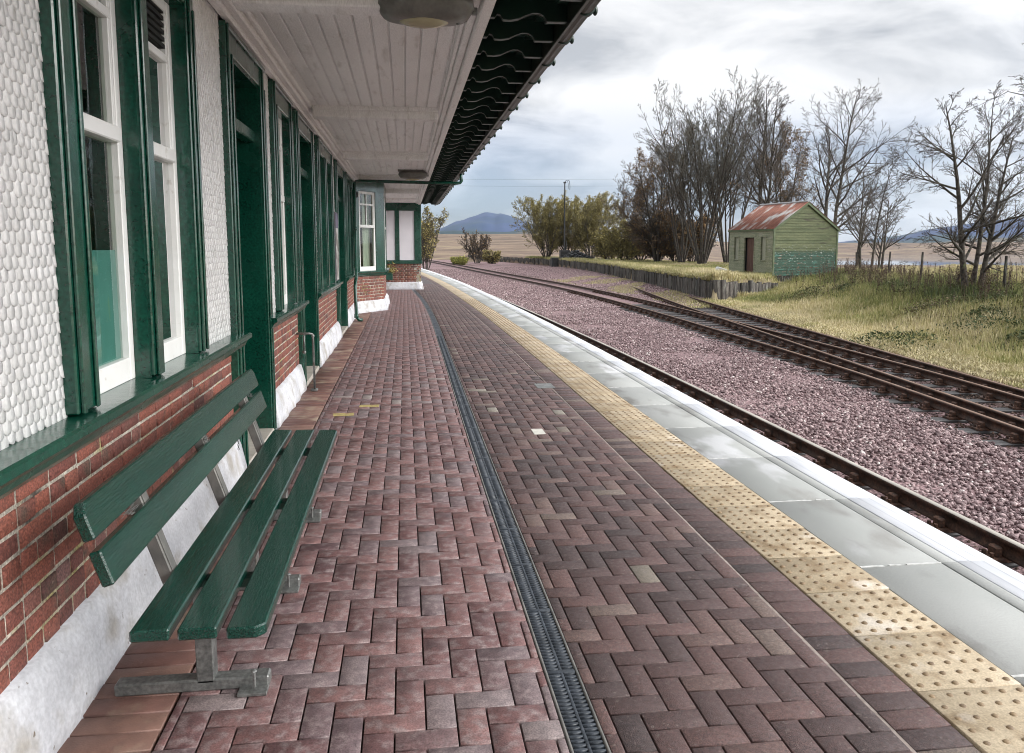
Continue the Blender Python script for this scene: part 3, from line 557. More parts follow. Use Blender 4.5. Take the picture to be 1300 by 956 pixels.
# coping slabs, one metre each, then the white nosing
def coping():
    ys = np.arange(-1.55, 72, 1.01); n = len(ys); yc = ys + .505
    for nm, o0, o1, mt, dz, hh in (('platform_edge', -.713, -.285, COPING, .0, .05), ('platform_edge', -.279, -.200, COPING, -.001, .05), ('platform_edge', -.197, 0.0, EDGEW, .003, .05)):
        V = []; F = []
        st = 1.01
        for q in range(n):
            y0, y1 = ys[q] + .002, ys[q] + st - .002; x = [float(off(EDGE, o0)(y0)), float(off(EDGE, o1)(y0)), float(off(EDGE, o1)(y1)), float(off(EDGE, o0)(y1))]
            z = dz + (rng.normal(0, .0008)); k = len(V)
            b = .003
            V += [(x[0], y0, z - hh), (x[1], y0, z - hh), (x[2], y1, z - hh), (x[3], y1, z - hh), (x[0], y0, z - b), (x[1], y0, z - b), (x[2], y1, z - b), (x[3], y1, z - b),
                  (x[0] + b, y0 + b, z), (x[1] - b, y0 + b, z), (x[2] - b, y1 - b, z), (x[3] + b, y1 - b, z)]
            for lv in (0, 4):
                for s in range(4): F.append((k + lv + s, k + lv + (s + 1) % 4, k + lv + 4 + (s + 1) % 4, k + lv + 4 + s))
            F.append((k + 8, k + 9, k + 10, k + 11))
        link(nm, npmesh(nm, np.array(V), [np.array(F)]), mt, kind='structure')
    # lime mortar in the cross joints
    b = MB()
    for q in range(1, 60):
        y = ys[q]; xa, xb = float(off(EDGE, -.713)(y)), float(off(EDGE, -.285)(y)); n = 14
        for k in range(n):
            if rng.uniform() < .12: continue
            b.box(xa + (xb - xa) * k / n, xa + (xb - xa) * (k + 1) / n, y - .004 - rng.uniform(0, .006), y + .004 + rng.uniform(0, .006), -.02, .0012 + rng.uniform(0, .001))
    b.out('joint_mortar', material('pale_joint_mortar', (0.42, 0.42, 0.40), (0.62, 0.62, 0.61), 30, 0.8), kind='structure')
coping()
NGRV = material('nosing_groove_grey', (0.55, 0.56, 0.60))
for d in (-.135, -.07):
    strip('nosing_groove', off(EDGE, d - .002), off(EDGE, d + .002), -1, 40, .0042, NGRV, ny=80, kind='structure')
# drain channel with slotted cover
def drain():
    root = empty('drain_channel', (.545, 2.5, 0), label='black slotted drainage channel curving through the block paving', cat='drain')
    def rel(o): o.location = (-.545, -2.5, 0); o.parent = root
    rel(strip('channel', lambda y: DR(y) - .058, lambda y: DR(y) + .058, -.8, 29.4, -.018, DARK, ny=90))
    for s in (-1, 1):
        b0, b1 = (-.062, -.052) if s < 0 else (.052, .062)
        V = []; ys = np.linspace(-.8, 29.4, 120)
        for yy in ys:
            x = float(DR(yy)); V += [(x + b0, yy, -.02), (x + b0, yy, .001), (x + b1, yy, .001), (x + b1, yy, -.02)]
        i = np.arange(119)[:, None] * 4; j = np.arange(3)[None]; F = np.stack([i + j, i + j + 1, i + 5 + j, i + 4 + j], 2).reshape(-1, 4)
        rel(link('frame_edge', npmesh('frame_edge', np.array(V), [F]), STEELD if s else BLACKPL))
    c = []; h = []
    y = -.8
    while y < 14:
        x = float(DR(y)); ph = int(round((y + .8) / .023))
        for s in (-1, 1):
            if (ph + (s > 0)) % 1 == 0: c.append((x + s * .028, y + (.011 if s > 0 else 0), -.001)); h.append((.0225, .0055, .008))
        if ph % 22 == 0: c.append((x, y, .000)); h.append((.052, .010, .008))
        y += .023
    # centre zigzag rib
    for k in range(int(14.8 / .046)):
        yy = -.8 + k * .046; x = float(DR(yy)); c.append((x, yy + .023, -.0005)); h.append((.0055, .024, .008))
    V, F = blocks(np.array(c), np.array(h), AXG, .0012)
    rel(link('grating', npmesh('grating', V, [F]), BLACKPL))
    rel(strip('far_grating', lambda y: DR(y) - .052, lambda y: DR(y) + .052, 14, 29.4, -.003, BLACKPL, ny=60))
drain()
def flatplate(name, x, y, w, d, mat, label, cat, rz=0, z=.0035, group=None):
    b = MB(Matrix.Identity(4)); b.box(-w / 2, w / 2, -d / 2, d / 2, -.01, z, .002); o = b.out(name, mat, label=label, cat=cat, group=group); o.location = (x, y, 0); o.rotation_euler = (0, 0, rz); return o
flatplate('access_cover', 1.545 - .02, 8.75, .20, .30, STEEL, 'small grey metal cover set in the brown paving beside the buff strip', 'cover')
YEL = material('faded_yellow_paint', (0.33, 0.27, 0.10), (0.45, 0.37, 0.15), 20, 0.7, 0.4, 80, c3=(0.22, 0.10, 0.08), s3=18, t3=0.60)
flatplate('yellow_paint_mark', -.59, 7.47, .19, .11, YEL, 'yellow painted paver in the red paving, the one nearer the wall', 'paint mark', .05)
flatplate('yellow_paint_mark', -.37, 7.85, .19, .10, YEL, 'yellow painted paver in the red paving, the one farther from the wall', 'paint mark', -.04)
flatplate('pale_paver', 1.09, 6.55, .10, .19, material('pale_block', (0.50, 0.49, 0.44), (0.6, 0.58, 0.52), 20, 0.6), 'single pale block among the brown pavers', 'paver')

# ------------------------------------------------------------------ station building
BX = -1.17                                               # brick face
SB = empty('station_building', (-1.17, 0, 0), label='single storey station building with white scale cladding, green trim and deep bracketed eaves', cat='station')
def part(b, name, m, parent=SB, **k):
    o = b.out(name, m, parent, **k)
    if parent is SB: o.location = (1.17, 0, 0)
    return o
def pn(o, parent=SB):
    o.parent = parent
    if parent is SB: o.location = (1.17, 0, 0)
    return o
IDY = Matrix(((0, 1, 0, 0), (1, 0, 0, 0), (0, 0, 1, 0), (0, 0, 0, 1)))   # local (u, v, w): u along +Y, v outwards +X
def frameM(p, q):
    d = Vector((q[0] - p[0], q[1] - p[1], 0)).normalized(); nrm = Vector((d.y, -d.x, 0))
    return Matrix(((d.x, nrm.x, 0, p[0]), (d.y, nrm.y, 0, p[1]), (0, 0, 1, 0), (0, 0, 0, 1)))
MW = frameM((BX, 0), (BX, 10))                            # main wall frame: u = Y, v = X + 1.17
def axes_of(M): return np.array([[M[0][0], M[1][0], M[2][0]], [0, 0, 1], [M[0][1], M[1][1], M[2][1]]])
def brick(M, u0, u1, z0, z1, name='brick_wall', v=0.0):
    b = MB(M); b.box(u0, u1, -.25, v - .006, z0, z1); part(b, 'mortar_backing', MORTAR)
    ch = .0745; nrow = int(round((z1 - z0) / ch)); ch = (z1 - z0) / nrow; cs = []; hs = []
    for r in range(nrow):
        L = .228 if r % 2 else .115; u = u0 - (L * .25 if r % 2 else 0) - .03
        while u < u1:
            a, c = max(u, u0), min(u + L, u1)
            if c - a > .02:
                jt = .0065
                uc = (a + c) / 2; zc = z0 + (r + .5) * ch; P = M @ Vector((uc, v + rng.normal(0, .0012), zc)); cs.append(P[:]); hs.append(((c - a) / 2 - jt, ch / 2 - jt, .012))
            u += L
    V, F = blocks(np.array(cs), np.array(hs), axes_of(M), .005, .012, .001)
    pn(link(name, npmesh(name, V, [F], rnd=np.repeat(np.clip(rng.beta(2.6, 2, len(cs)), 0, 1), 12)), BRICK))
def plinth(M, u0, u1, e0=0, e1=0):
    b = MB(M); n = max(2, int((u1 - u0) / .15)); rows = []
    for k in range(n + 1):
        u = u0 + (u1 - u0) * k / n; j = rng.normal(0, .006)
        rows.append([b.bm.verts.new(M @ Vector((u, a, z))) for a, z in ((-.1, -.05), (.085 + j, -.05), (.075 + j, .06), (.045 + j, .21 + j), (.02, .268 + j * .8), (-.1, .29 + j * .5))])
    for A, B in zip(rows, rows[1:]):
        for k in range(5): b.bm.faces.new((A[k], A[k + 1], B[k + 1], B[k]))
    b.bm.faces.new(rows[0]); b.bm.faces.new(rows[-1][::-1]); part(b, 'plinth', PLINTH, smooth=True)
def sill(M, u0, u1, z=.97):
    b = MB(M); prof = [(-.10, z), (.095, z - .012), (.108, z - .02), (.108, z - .045), (.085, z - .06), (.072, z - .075), (.06, z - .10), (.035, z - .125), (.012, z - .135), (-.1, z - .135)]
    # prism in (v,w), extruded along u
    lo = [b.bm.verts.new(M @ Vector((u0, a, c))) for a, c in prof]; hi = [b.bm.verts.new(M @ Vector((u1, a, c))) for a, c in prof]; n = len(prof)
    for i in range(n): b.bm.faces.new((lo[i], lo[(i + 1) % n], hi[(i + 1) % n], hi[i]))
    b.bm.faces.new(lo[::-1]); b.bm.faces.new(hi); part(b, 'sill', GREEN)
def scales(M, u0, u1, z0, z1, w=.0475, ex=.0375):
    b = MB(M); b.box(u0, u1, -.2, -.012, z0, z1); part(b, 'wall_boarding', SCALE)
    nrow = int((z1 - z0) / ex) + 1; V = []; F4 = []; F = []; rv = []; seg = 7; nv = 0; quads = []; fronts = []
    H = ex * 2.1
    for r in range(nrow):
        zt = z0 + r * ex - .004 + H; u = u0 - (w / 2 if r % 2 else 0)
        while u < u1:
            cu = u + w / 2 + rng.normal(0, .0012); dz = rng.normal(0, .0032); tl = rng.normal(0, .045); dv = abs(rng.normal(0, .0012)); hw = w / 2 - .001
            pts = [(-hw, 0.0), (hw, 0.0), (hw, -(H - hw))] + [(hw * math.cos(a), -(H - hw) - hw * math.sin(a)) for a in np.linspace(0, math.pi, seg)[1:-1]] + [(-hw, -(H - hw))]
            fr = []; bk = []
            thick = .0042
            for (a, c) in pts:
                t = -c / H; aa = a * math.cos(tl) - c * math.sin(tl) * .5; zz = min(zt + c + dz + a * math.sin(tl), z1)
                uu = min(max(cu + aa, u0 - .012), u1 + .012); vv = -.006 + t * .0065 + dv + rng.normal(0, .0004)
                fr.append((uu, vv + thick * .6, zz)); bk.append((uu, vv - thick * .6, zz))
            k = len(V); n = len(pts); V += [(M @ Vector(p))[:] for p in fr + bk]
            fronts.append([k + i for i in range(n)][::-1])
            for i in range(1, n): quads.append((k + i, k + (i + 1) % n, k + n + (i + 1) % n, k + n + i))
            rv += [rng.uniform(0, 1)] * (2 * n); u += w
    me = npmesh('scale_cladding', np.array(V), [np.array(fronts), np.array(quads)], rnd=np.array(rv)); pn(link('scale_cladding', me, SCALE))
def casing(M, u0, u1, z0, z1, w=.17, top=True, wb=None, mull=()):
    """green architrave round an opening u0..u1, up to z1"""
    b = MB(M); wr = wb or w
    for a, c in ((u0 - w, u0), (u1, u1 + wr)):
        b.box(a, c, -.12, .045, z0, z1 + (w if top else 0), .006)
        b.box(a + .018, a + .045, .045, .060, z0, z1 + (w - .02 if top else 0), .004); b.box(c - .040, c - .014, .045, .056, z0, z1, .004)
    if top:
        b.box(u0 + .001, u1 - .001, -.12, .043, z1, z1 + w, .006); b.box(u0 - w + .02, u1 + wr - .02, .044, .062, z1 + w - .045, z1 + w - .012, .004)
    for m0, m1 in mull:
        b.box(m0, m1, -.14, .045, z0, z1 + .002, .006); b.box(m0 + .03, m1 - .03, .045, .058, z0, z1, .004)
    b2 = None
    part(b, 'architrave', GREEN)
def window(M, u0, u1, z0, z1, film=True, vent=False, rail_z=2.02, curtain=True, d=-.035, bars=False, mat=WHITE):
    """sash window, frame face at v=d"""
    root = empty('window'); root.parent = SB; root.location = (1.17, 0, 0)
    b = MB(M); f = .055
    # green reveal lining
    r = MB(M); r.box(u0 - .002, u0 + .012, -.30, .03, z0, z1); r.box(u1 - .012, u1 + .002, -.30, .03, z0, z1); r.box(u0, u1, -.30, .03, z1 - .012, z1); r.out('reveal', GREEN, root)
    a, c = u0 + .012, u1 - .012
    b.box(a, a + f, d - .05, d, z0, z1 - .012, .004); b.box(c - f, c, d - .05, d, z0, z1 - .012, .004)
    b.box(a + f, c - f, d - .05, d - .002, z0, z0 + .10, .004); b.box(a + f, c - f, d - .05, d - .002, z1 - .07, z1 - .012, .004)
    b.box(a + f, c - f, d - .06, d + .012, rail_z - .03, rail_z + .035, .005)
    zt = rail_z + (z1 - rail_z) * .62
    b.box(a + f, c - f, d - .05, d - .004, zt - .02, zt + .02, .004)
    iw = .028
    for za, zb in ((rail_z + .035, zt - .02), (zt + .02, z1 - .07)):
        b.box(a + f, a + f + iw, d - .045, d - .006, za, zb, .003); b.box(c - f - iw, c - f, d - .045, d - .006, za, zb, .003)
    if bars: b.box((a + c) / 2 - .013, (a + c) / 2 + .013, d - .045, d - .008, rail_z + .035, z1 - .07, .003)
    b.out('frame', mat, root)
    g = MB(M); vs = [g.bm.verts.new(M @ Vector(t)) for t in ((a + f - .003, d - .030, z0 + .09), (c - f + .003, d - .030, z0 + .09), (c - f + .003, d - .030, z1 - .06), (a + f - .003, d - .030, z1 - .06))]; g.bm.faces.new(vs); g.out('glass', GLASS, root)
    if film:
        g = MB(M); g.box(a + f, c - f, d - .045, d - .038, z0 + .10, z0 + .57); g.out('frosted_film', FILM, root)
    if curtain:
        g = MB(M); n = 14; w = (c - a) * .45
        pts = [(c - w + w * i / n, d - .16 + .018 * math.sin(i * 2.1)) for i in range(n + 1)]
        for i in range(n):
            p, q = pts[i], pts[i + 1]; vs = [g.bm.verts.new(M @ Vector(t)) for t in ((p[0], p[1], z0), (q[0], q[1], z0), (q[0], q[1], z1), (p[0], p[1], z1))]; g.bm.faces.new(vs)
        g.out('curtain', CURT, root, smooth=True)
    if vent:
        g = MB(M)
        for k in range(7): g.box(a + f + .01, c - f - .01, d - .03, d - .01, zt + .05 + k * .035, zt + .07 + k * .035)
        g.out('vent_grille', DARK, root)
    return root
ZT = 2.82                                                # head of openings
def doorway(M, u0, u1):
    root = empty('doorway'); root.parent = SB; root.location = (1.17, 0, 0); D = -.62
    r = MB(M); r.box(u0 - .01, u0 + .01, D, .02, .0, ZT); r.box(u1 - .01, u1 + .01, D, .02, .0, ZT); r.box(u0, u1, D, .02, ZT - .015, ZT + .005); r.out('lining', GREEN, root)
    b = MB(M); b.box(u0 + .01, u1 - .01, -.10, -.01, 2.38, 2.47, .01); b.out('transom', GREEN, root)
    b = MB(M); b.box(u0 + .01, u1 - .01, D - .05, D, 0, 2.38); 
    for k in (0, 1):
        for (za, zb) in ((.2, .95), (1.15, 2.2)):
            w = (u1 - u0) / 2; b.box(u0 + k * w + .12, u0 + (k + 1) * w - .10, D, D + .012, za, zb, .005)
    b.box(u0 + .01, u1 - .01, -.11, -.095, 2.39, 2.40)
    b.out('door', GREEND, root)
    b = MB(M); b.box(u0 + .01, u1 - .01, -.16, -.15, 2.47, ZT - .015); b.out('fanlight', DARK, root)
    b = MB(M); b.box(u0 + .01, u1 - .01, D, .06, -.05, .035, .008); b.out('threshold', STONE, root)
# layout along the main wall (u = Y)
wins = [  # (u0, u1, z1, mullions, lights)
    ((3.09, 4.60), [(3.76, 3.90)], True),
    ((7.66, 8.50), [], False),
    ((11.28, 13.10), [(12.11, 12.27)], False),
    ((16.46, 18.60), [(17.1, 17.2), (17.85, 17.95)], False)]
doors = [(5.75, 6.84), (9.16, 10.43), (14.17, 15.66)]
TOPZ = 3.11
for (u0, u1), mull, film in wins:
    casing(MW, u0, u1, .97, ZT, w=.19, wb=.15, mull=mull)
    edges = [u0] + [x for m in mull for x in m] + [u1]
    for k in range(0, len(edges), 2): window(MW, edges[k], edges[k + 1], .965, ZT, film=film, vent=(k == 2 and film), d=-.035)
for u0, u1 in doors:
    casing(MW, u0, u1, 0.0, ZT, w=.18, wb=.16); doorway(MW, u0, u1)
segs = [(-4.0, 5.57), (7.0, 8.98), (10.59, 13.99), (15.82, 18.95)]
for a, c in segs: brick(MW, a, c, .265, .845); plinth(MW, a, c)
for a, c in ((-4.0, 5.74), (6.86, 9.14), (10.46, 14.12), (15.70, 18.93)): sill(MW, a, c)
scl = [(-.4, 2.90), (4.75, 5.57), (7.0, 7.47), (8.65, 8.98), (10.59, 11.09), (13.25, 13.99), (15.82, 16.27), (18.75, 18.95)]
for a, c in scl: scales(MW, a, c, .96, TOPZ)
b = MB(MW)
for u0, u1 in [w[0] for w in wins] + doors: b.box(u0 - .15, u1 + .13, -.2, -.02, ZT + .1, TOPZ)
b.box(-4, -.4, -.2, 0, .97, TOPZ)
part(b, 'head_boards', SCALE)
# canted bay at the far end
PB = [(-1.17, 18.95), (-.52, 20.0), (-.52, 22.3), (-1.17, 23.3)]
for i in range(3):
    M = frameM(PB[i], PB[i + 1]); Ln = math.dist(PB[i], PB[i + 1])
    brick(M, 0, Ln, .265, .845); plinth(M, -.03, Ln + .03); sill(M, -.05, Ln + .05, z=.985)
    b = MB(M); b.box(0, Ln * .15, -.1, .03, .98, TOPZ, .006); b.box(Ln * .72, Ln, -.1, .03, .98, TOPZ, .006); b.box(0, Ln, -.1, .034, ZT + .02, TOPZ, .006); part(b, 'architrave', GREEN)
    window(M, Ln * .15, Ln * .72, .98, ZT + .02, film=False, bars=True, d=.012)
scales(MW, 23.3, 29.4, .96, TOPZ, w=.12, ex=.09); brick(MW, 23.3, 29.4, .265, .845); plinth(MW, 23.3, 29.4)
b = MB(); b.box(-.55, -.36, 22.6, 22.62, 1.2, 1.3)
b.bm.free()
# pavilion closing the view
MP = frameM((-1.3, 29.5), (.57, 29.5)); MP2 = frameM((.57, 29.5), (.57, 31.3))
for M, Ln in ((MP, 1.87), (MP2, 1.8)):
    brick(M, 0, Ln, .265, .93); plinth(M, -.04, Ln + .04)
    b = MB(M); b.box(-.02, Ln + .02, -.1, .05, .93, 1.06, .01); b.box(0, Ln, -.1, .03, 2.83, TOPZ, .006)
    b.box(Ln - .23, Ln - .001, -.1, .026, 1.06, 2.83, .006); b.box(0, .12, -.1, .026, 1.06, 2.83, .006)
    if Ln > 1.85: b.box(.95, 1.11, -.1, .026, 1.06, 2.83, .006)
    part(b, 'timber_frame', GREEN)
    b = MB(M); b.box(.1, Ln - .1, -.1, -.005, 1.05, 2.84); part(b, 'white_panel', material('pavilion_white_panel', (0.66, 0.64, 0.68), (0.72, 0.70, 0.74), 2, 0.5))
# interior shell, dark room
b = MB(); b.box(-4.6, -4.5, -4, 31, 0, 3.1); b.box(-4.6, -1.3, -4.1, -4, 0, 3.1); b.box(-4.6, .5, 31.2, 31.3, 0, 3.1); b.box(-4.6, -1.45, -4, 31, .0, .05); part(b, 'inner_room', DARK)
# soffit
def soffit():
    b = MB(); n = 13; x0, x1 = -1.05, .50; w = (x1 - x0) / n
    for k in range(n):
        a = x0 + k * w; b.box(a + .006, a + w - .006, -3, 31.3, 3.108, 3.14, .005)
        b.box(a - .004, a + .004, -3, 31.3, 3.116, 3.13, .002)
    b.box(x0, x1, -3, 31.3, 3.122, 3.15); part(b, 'soffit_boards', SOFFIT)
    b = MB()
    b.box(-1.16, -1.04, -3, 31.3, 3.05, 3.14, .012); b.box(-1.155, -1.09, -3, 31.3, 3.01, 3.05, .012); b.box(-1.04, -1.00, -3, 31.3, 3.085, 3.13, .01)
    b.box(.40, .44, -3, 31.3, 3.092, 3.13, .008); b.box(.44, .50, -3, 31.3, 3.075, 3.13, .008); b.box(.50, .575, -3, 31.3, 3.045, 3.14, .010); b.box(.575, .59, -3, 31.3, 3.07, 3.14, .004)
    part(b, 'cornice', SOFFIT)
    for y in (.9, 5.12, 9.40, 13.75, 18.1, 22.4, 26.7):
        b = MB(); b.box(-.999, .399, y, y + .20, 2.985, 3.13, .010); b.box(-.999, .399, y - .035, y, 3.065, 3.13, .008); b.box(-.999, .399, y + .20, y + .235, 3.065, 3.13, .008)
        part(b, 'beam', SOFFIT)
soffit()
rp = [(.59, 3.42), (.59, 3.13), (.645, 3.13), (.66, 3.158), (.685, 3.15), (.70, 3.118), (.75, 3.115), (.81, 3.125), (.86, 3.15), (.91, 3.172), (.955, 3.172), (.99, 3.155), (1.005, 3.125), (1.01, 3.113), (1.155, 3.113), (1.155, 3.30)]
b = MB(); b.prism(rp, -.03, .03, 'y', .004); r0 = part(b, 'rafter', EAVE); r0.location = (1.17, 5.79 - .53 * 16, 0)
for k in range(1, 64):
    if 5.79 - .53 * 16 + k * .53 > 31.2: break
    c = r0.copy(); C.objects.link(c); c.parent = SB; c.location = (1.17, 5.79 - .53 * 16 + k * .53, 0)
b = MB(); b.prism([(.575, 3.37), (1.19, 3.22), (1.19, 3.25), (.575, 3.42)], -3, 31.3, 'y')
for k in range(7): x = .60 + k * .08; b.box(x, x + .07, -3, 31.3, 3.355 - (x - .575) * .244 , 3.372 - (x - .575) * .244, .003)
b.box(.572, .592, -3, 31.3, 3.13, 3.4); part(b, 'eave_boards', EAVE)
b = MB(); b.prism([(1.25, 3.235), (1.25, 3.26), (-2.0, 4.9), (-5.2, 3.26), (-5.2, 3.235), (-2.0, 4.84)], -3.2, 31.5, 'y'); part(b, 'roof', SLATE)
b = MB(); b.box(-4.7, -4.6, -4, 31.3, 0, 3.3); part(b, 'back_wall', PLINTH)
b = MB(); b.box(1.155, 1.178, -3, 31.3, 3.085, 3.25, .003); part(b, 'fascia', GUTT)
def gutter():
    b = MB(); n = 10; pr = [(1.25 - .066 * math.cos(a), 3.195 - .066 * math.sin(a)) for a in np.linspace(0, math.pi, n)]
    inn = [(1.25 - .060 * math.cos(a), 3.195 - .060 * math.sin(a)) for a in np.linspace(math.pi, 0, n)]
    b.prism(pr + inn, -3, 31.3, 'y'); g = part(b, 'gutter', GUTT)
    b = MB(); pr = [(1.25 - .080 * math.cos(a), 3.197 - .078 * math.sin(a)) for a in np.linspace(0, math.pi, n)]
    inn = [(1.25 - .0665 * math.cos(a), 3.197 - .0665 * math.sin(a)) for a in np.linspace(math.pi, 0, n)]
    b.prism(pr + inn, -.03, .03, 'y', .003); b.ell((1.325, 0, 3.165), (.018, .03, .035), 10, 8)
    br = b.out('gutter_bracket', EAVE, g); br.location = (0, 5.64 - .785 * 8, 0)
    for k in range(1, 48):
        y = 5.64 - .785 * 8 + k * .785
        if y > 31.2: break
        c = br.copy(); C.objects.link(c); c.parent = g; c.location = (0, y, 0)
gutter()
# downpipe across the soffit and down the wall, swan neck
b = MB(); b.tube([(1.25, 18.0, 3.14), (1.25, 18.0, 3.06), (1.262, 18.0, 2.99), (1.23, 18.0, 2.945), (1.15, 18.0, 2.935), (.6, 18.0, 2.94), (-.95, 18.0, 2.965), (-1.03, 18.0, 2.95), (-1.06, 17.96, 2.90), (-1.06, 17.9, 2.7), (-1.06, 17.8, 1.1), (-1.02, 17.1, .9), (-1.02, 16.7, .75), (-1.02, 16.9, .1), (-.97, 16.92, .04), (-.90, 16.94, .03)], .036, 10)
b.tube([(-1.02, 16.9, .16), (-1.02, 16.9, .08)], .045, 10); b.tube([(-1.06, 17.86, 1.9), (-1.06, 17.86, 1.97)], .045, 10)
part(b, 'downpipe', GREEN, smooth=True)

# ------------------------------------------------------------------ lamps under the canopy
def lamp(loc, label):
    root = empty('canopy_lamp', loc, label=label, cat='lamp', group='grey lamps under the canopy')
    bm = bmesh.new(); r = bmesh.ops.create_uvsphere(bm, u_segments=28, v_segments=14, radius=1)
    for v in bm.verts:
        x, y, z = v.co; f = lambda t, p: math.copysign(abs(t) ** p, t)
        v.co = (f(x, .62) * .30, f(y, .62) * .17, f(z, .55) * .085 + .085)
        if v.co.z < .05: v.co.x *= .93; v.co.y *= .90
    me = bpy.data.meshes.new('housing'); bm.to_mesh(me); bm.free(); link('housing', me, LAMPG, root, True)
    b = MB(); b.ell((-.01, 0, .022), (.165, .105, .05), 20, 12); b.out('lens', LENS, root, True)
    b = MB(); b.tube([(-.01 + .172 * math.cos(a), .112 * math.sin(a), .018) for a in np.linspace(0, 6.2832, 28)], .006, 6, False); b.out('lens_rim', STEEL, root, True)
    b = MB(); b.ell((.20, .02, .008), (.012, .012, .008), 8, 6); b.box(.285, .32, -.02, .02, .06, .10, .004); b.out('catch', STEEL, root)
    b = MB(); b.box(-.31, .33, -.15, .15, .155, .185, .006); b.out('mounting_plate', LAMPG, root)
    return root
lamp((.15, 5.20, 2.925), 'grey canopy lamp with a yellowed oval lens, close overhead at the top of the view')
lamp((.19, 16.95, 2.925), 'small distant grey canopy lamp above the pipe that crosses the ceiling')
b = MB(); b.box(-.03, .03, 0, .03, -.05, .05, .004); b.tube([(0, -.02, 0), (0, .02, 0)], .02, 8); b.ell((0, -.07, -.02), (.06, .06, .075), 14, 10); o = b.out('wall_lamp', IRON, smooth=True, label='small round black lamp at the top corner of the bay window', cat='lamp'); o.location = (-1.08, 18.85, 2.74)

# ------------------------------------------------------------------ bench
def bench():
    root = empty('bench', (-.70, 3.61, 0), label='long green slatted bench on steel legs against the station wall', cat='bench')
    def pr(b, name, m, parent=root, **k):
        o = b.out(name, m, parent, **k)
        if parent is root: o.location = (.70, -3.61, 0)
        return o
    def slat(x0, x1, z, T=None, cham=(0, 0), th=.036, name='seat_slat'):
        y0, y1 = 2.32, 4.90; c0, c1 = cham
        pts = [(x0 + c0, y0), (x1 - c1, y0), (x1, y0 + c1), (x1, y1 - c1), (x1 - c1, y1), (x0 + c0, y1), (x0, y1 - c0), (x0, y0 + c0)]
        q = []
        for p in pts:
            if not q or (abs(p[0] - q[-1][0]) + abs(p[1] - q[-1][1]) > 1e-5): q.append(p)
        if abs(q[0][0] - q[-1][0]) + abs(q[0][1] - q[-1][1]) < 1e-5: q.pop()
        b = MB(T or Matrix.Identity(4)); b.prism(q, z - th, z, 'z', .005); pr(b, name, BENCHG)
    slat(-.805, -.695, .450); slat(-.672, -.562, .448); slat(-.535, -.425, .443, cham=(0, .025))
    # backrest boards lean back: local x -> up the board
    for (zc, xc, ch) in ((.775, -.912, (.0, .03)), (.640, -.868, (0, 0))):
        lean = R(18); T = Matrix.Translation((xc, 0, zc)) @ Matrix.Rotation(-(math.pi / 2 - 0) + 0, 4, 'Y') @ Matrix.Rotation(-lean, 4, 'Y')
        slat(-.054, .054, .018, T, cham=ch, name='back_board')
    for i, y in enumerate((2.80, 3.64, 4.58)):
        b = MB(); b.box(-.745, -.685, y - .03, y + .03, .03, .385, .004); pr(b, 'leg', STEEL)
        b = MB(); b.box(-1.02, -.50, y - .03, y + .03, .001, .045, .006); b.tube([(-.545, y - .055, .02), (-.545, y - .055, .075)], .006, 6); b.ell((-.545, y - .055, .078), (.011, .011, .006), 8, 6)
        b.box(-.60, -.50, y - .085, y - .025, .001, .012, .002); pr(b, 'foot', STEEL)
        b = MB(); b.box(-.82, -.455, y - .028, y + .028, .372, .409, .004); b.box(-.482, -.462, y - .03, y + .03, .335, .408, .004); pr(b, 'seat_bearer', GREEND)
        b = MB(); T = Matrix.Translation((-.815, y, .39)) @ Matrix.Rotation(-R(18), 4, 'Y')
        b.box(-.022, .022, -.03, .03, 0, .405, .004, T); 
        b.box(.022, .026, -.024, .024, .02, .38, .001, T); pr(b, 'back_arm', STEELD)
    # wire ties between the two back boards
    for y in (2.62, 3.62, 4.66):
        b = MB(); pts = [(-.885 + rng.normal(0, .007), y + rng.normal(0, .022), .708 + rng.normal(0, .008)) for k in range(34)]; b.tube(pts, .0009, 4); pr(b, 'wire_tie', STEEL)
    b = MB()
    for k in range(12): b.tube([(-.895 + .004 * math.cos(a), 4.34, .60 - k * .011 + .0065 * math.sin(a)) if k % 2 else (-.895, 4.34 + .004 * math.cos(a), .60 - k * .011 + .0065 * math.sin(a)) for a in np.linspace(0, 6.28, 9)], .0014, 4, False)
    pr(b, 'chain', IRON)
bench()
# stand pipe by the second doorway
b = MB(); b.tube([(-1.16, 8.72, .63), (-1.02, 8.72, .63), (-.995, 8.74, .62), (-.99, 8.75, .58), (-.99, 8.78, .02)], .012, 8); b.tube([(-1.08, 8.72, .63), (-1.08, 8.72, .43)], .009, 6); b.ell((-1.08, 8.72, .43), (.02, .02, .02), 8, 6); b.ell((-.99, 8.75, .6), (.018, .018, .02), 8, 6)
b.box(-1.03, -.96, 8.74, 8.84, .0, .02, .004)
b.out('stand_pipe', STEEL, smooth=True, label='thin galvanised stand pipe against the brick before the second doorway', cat='pipe')
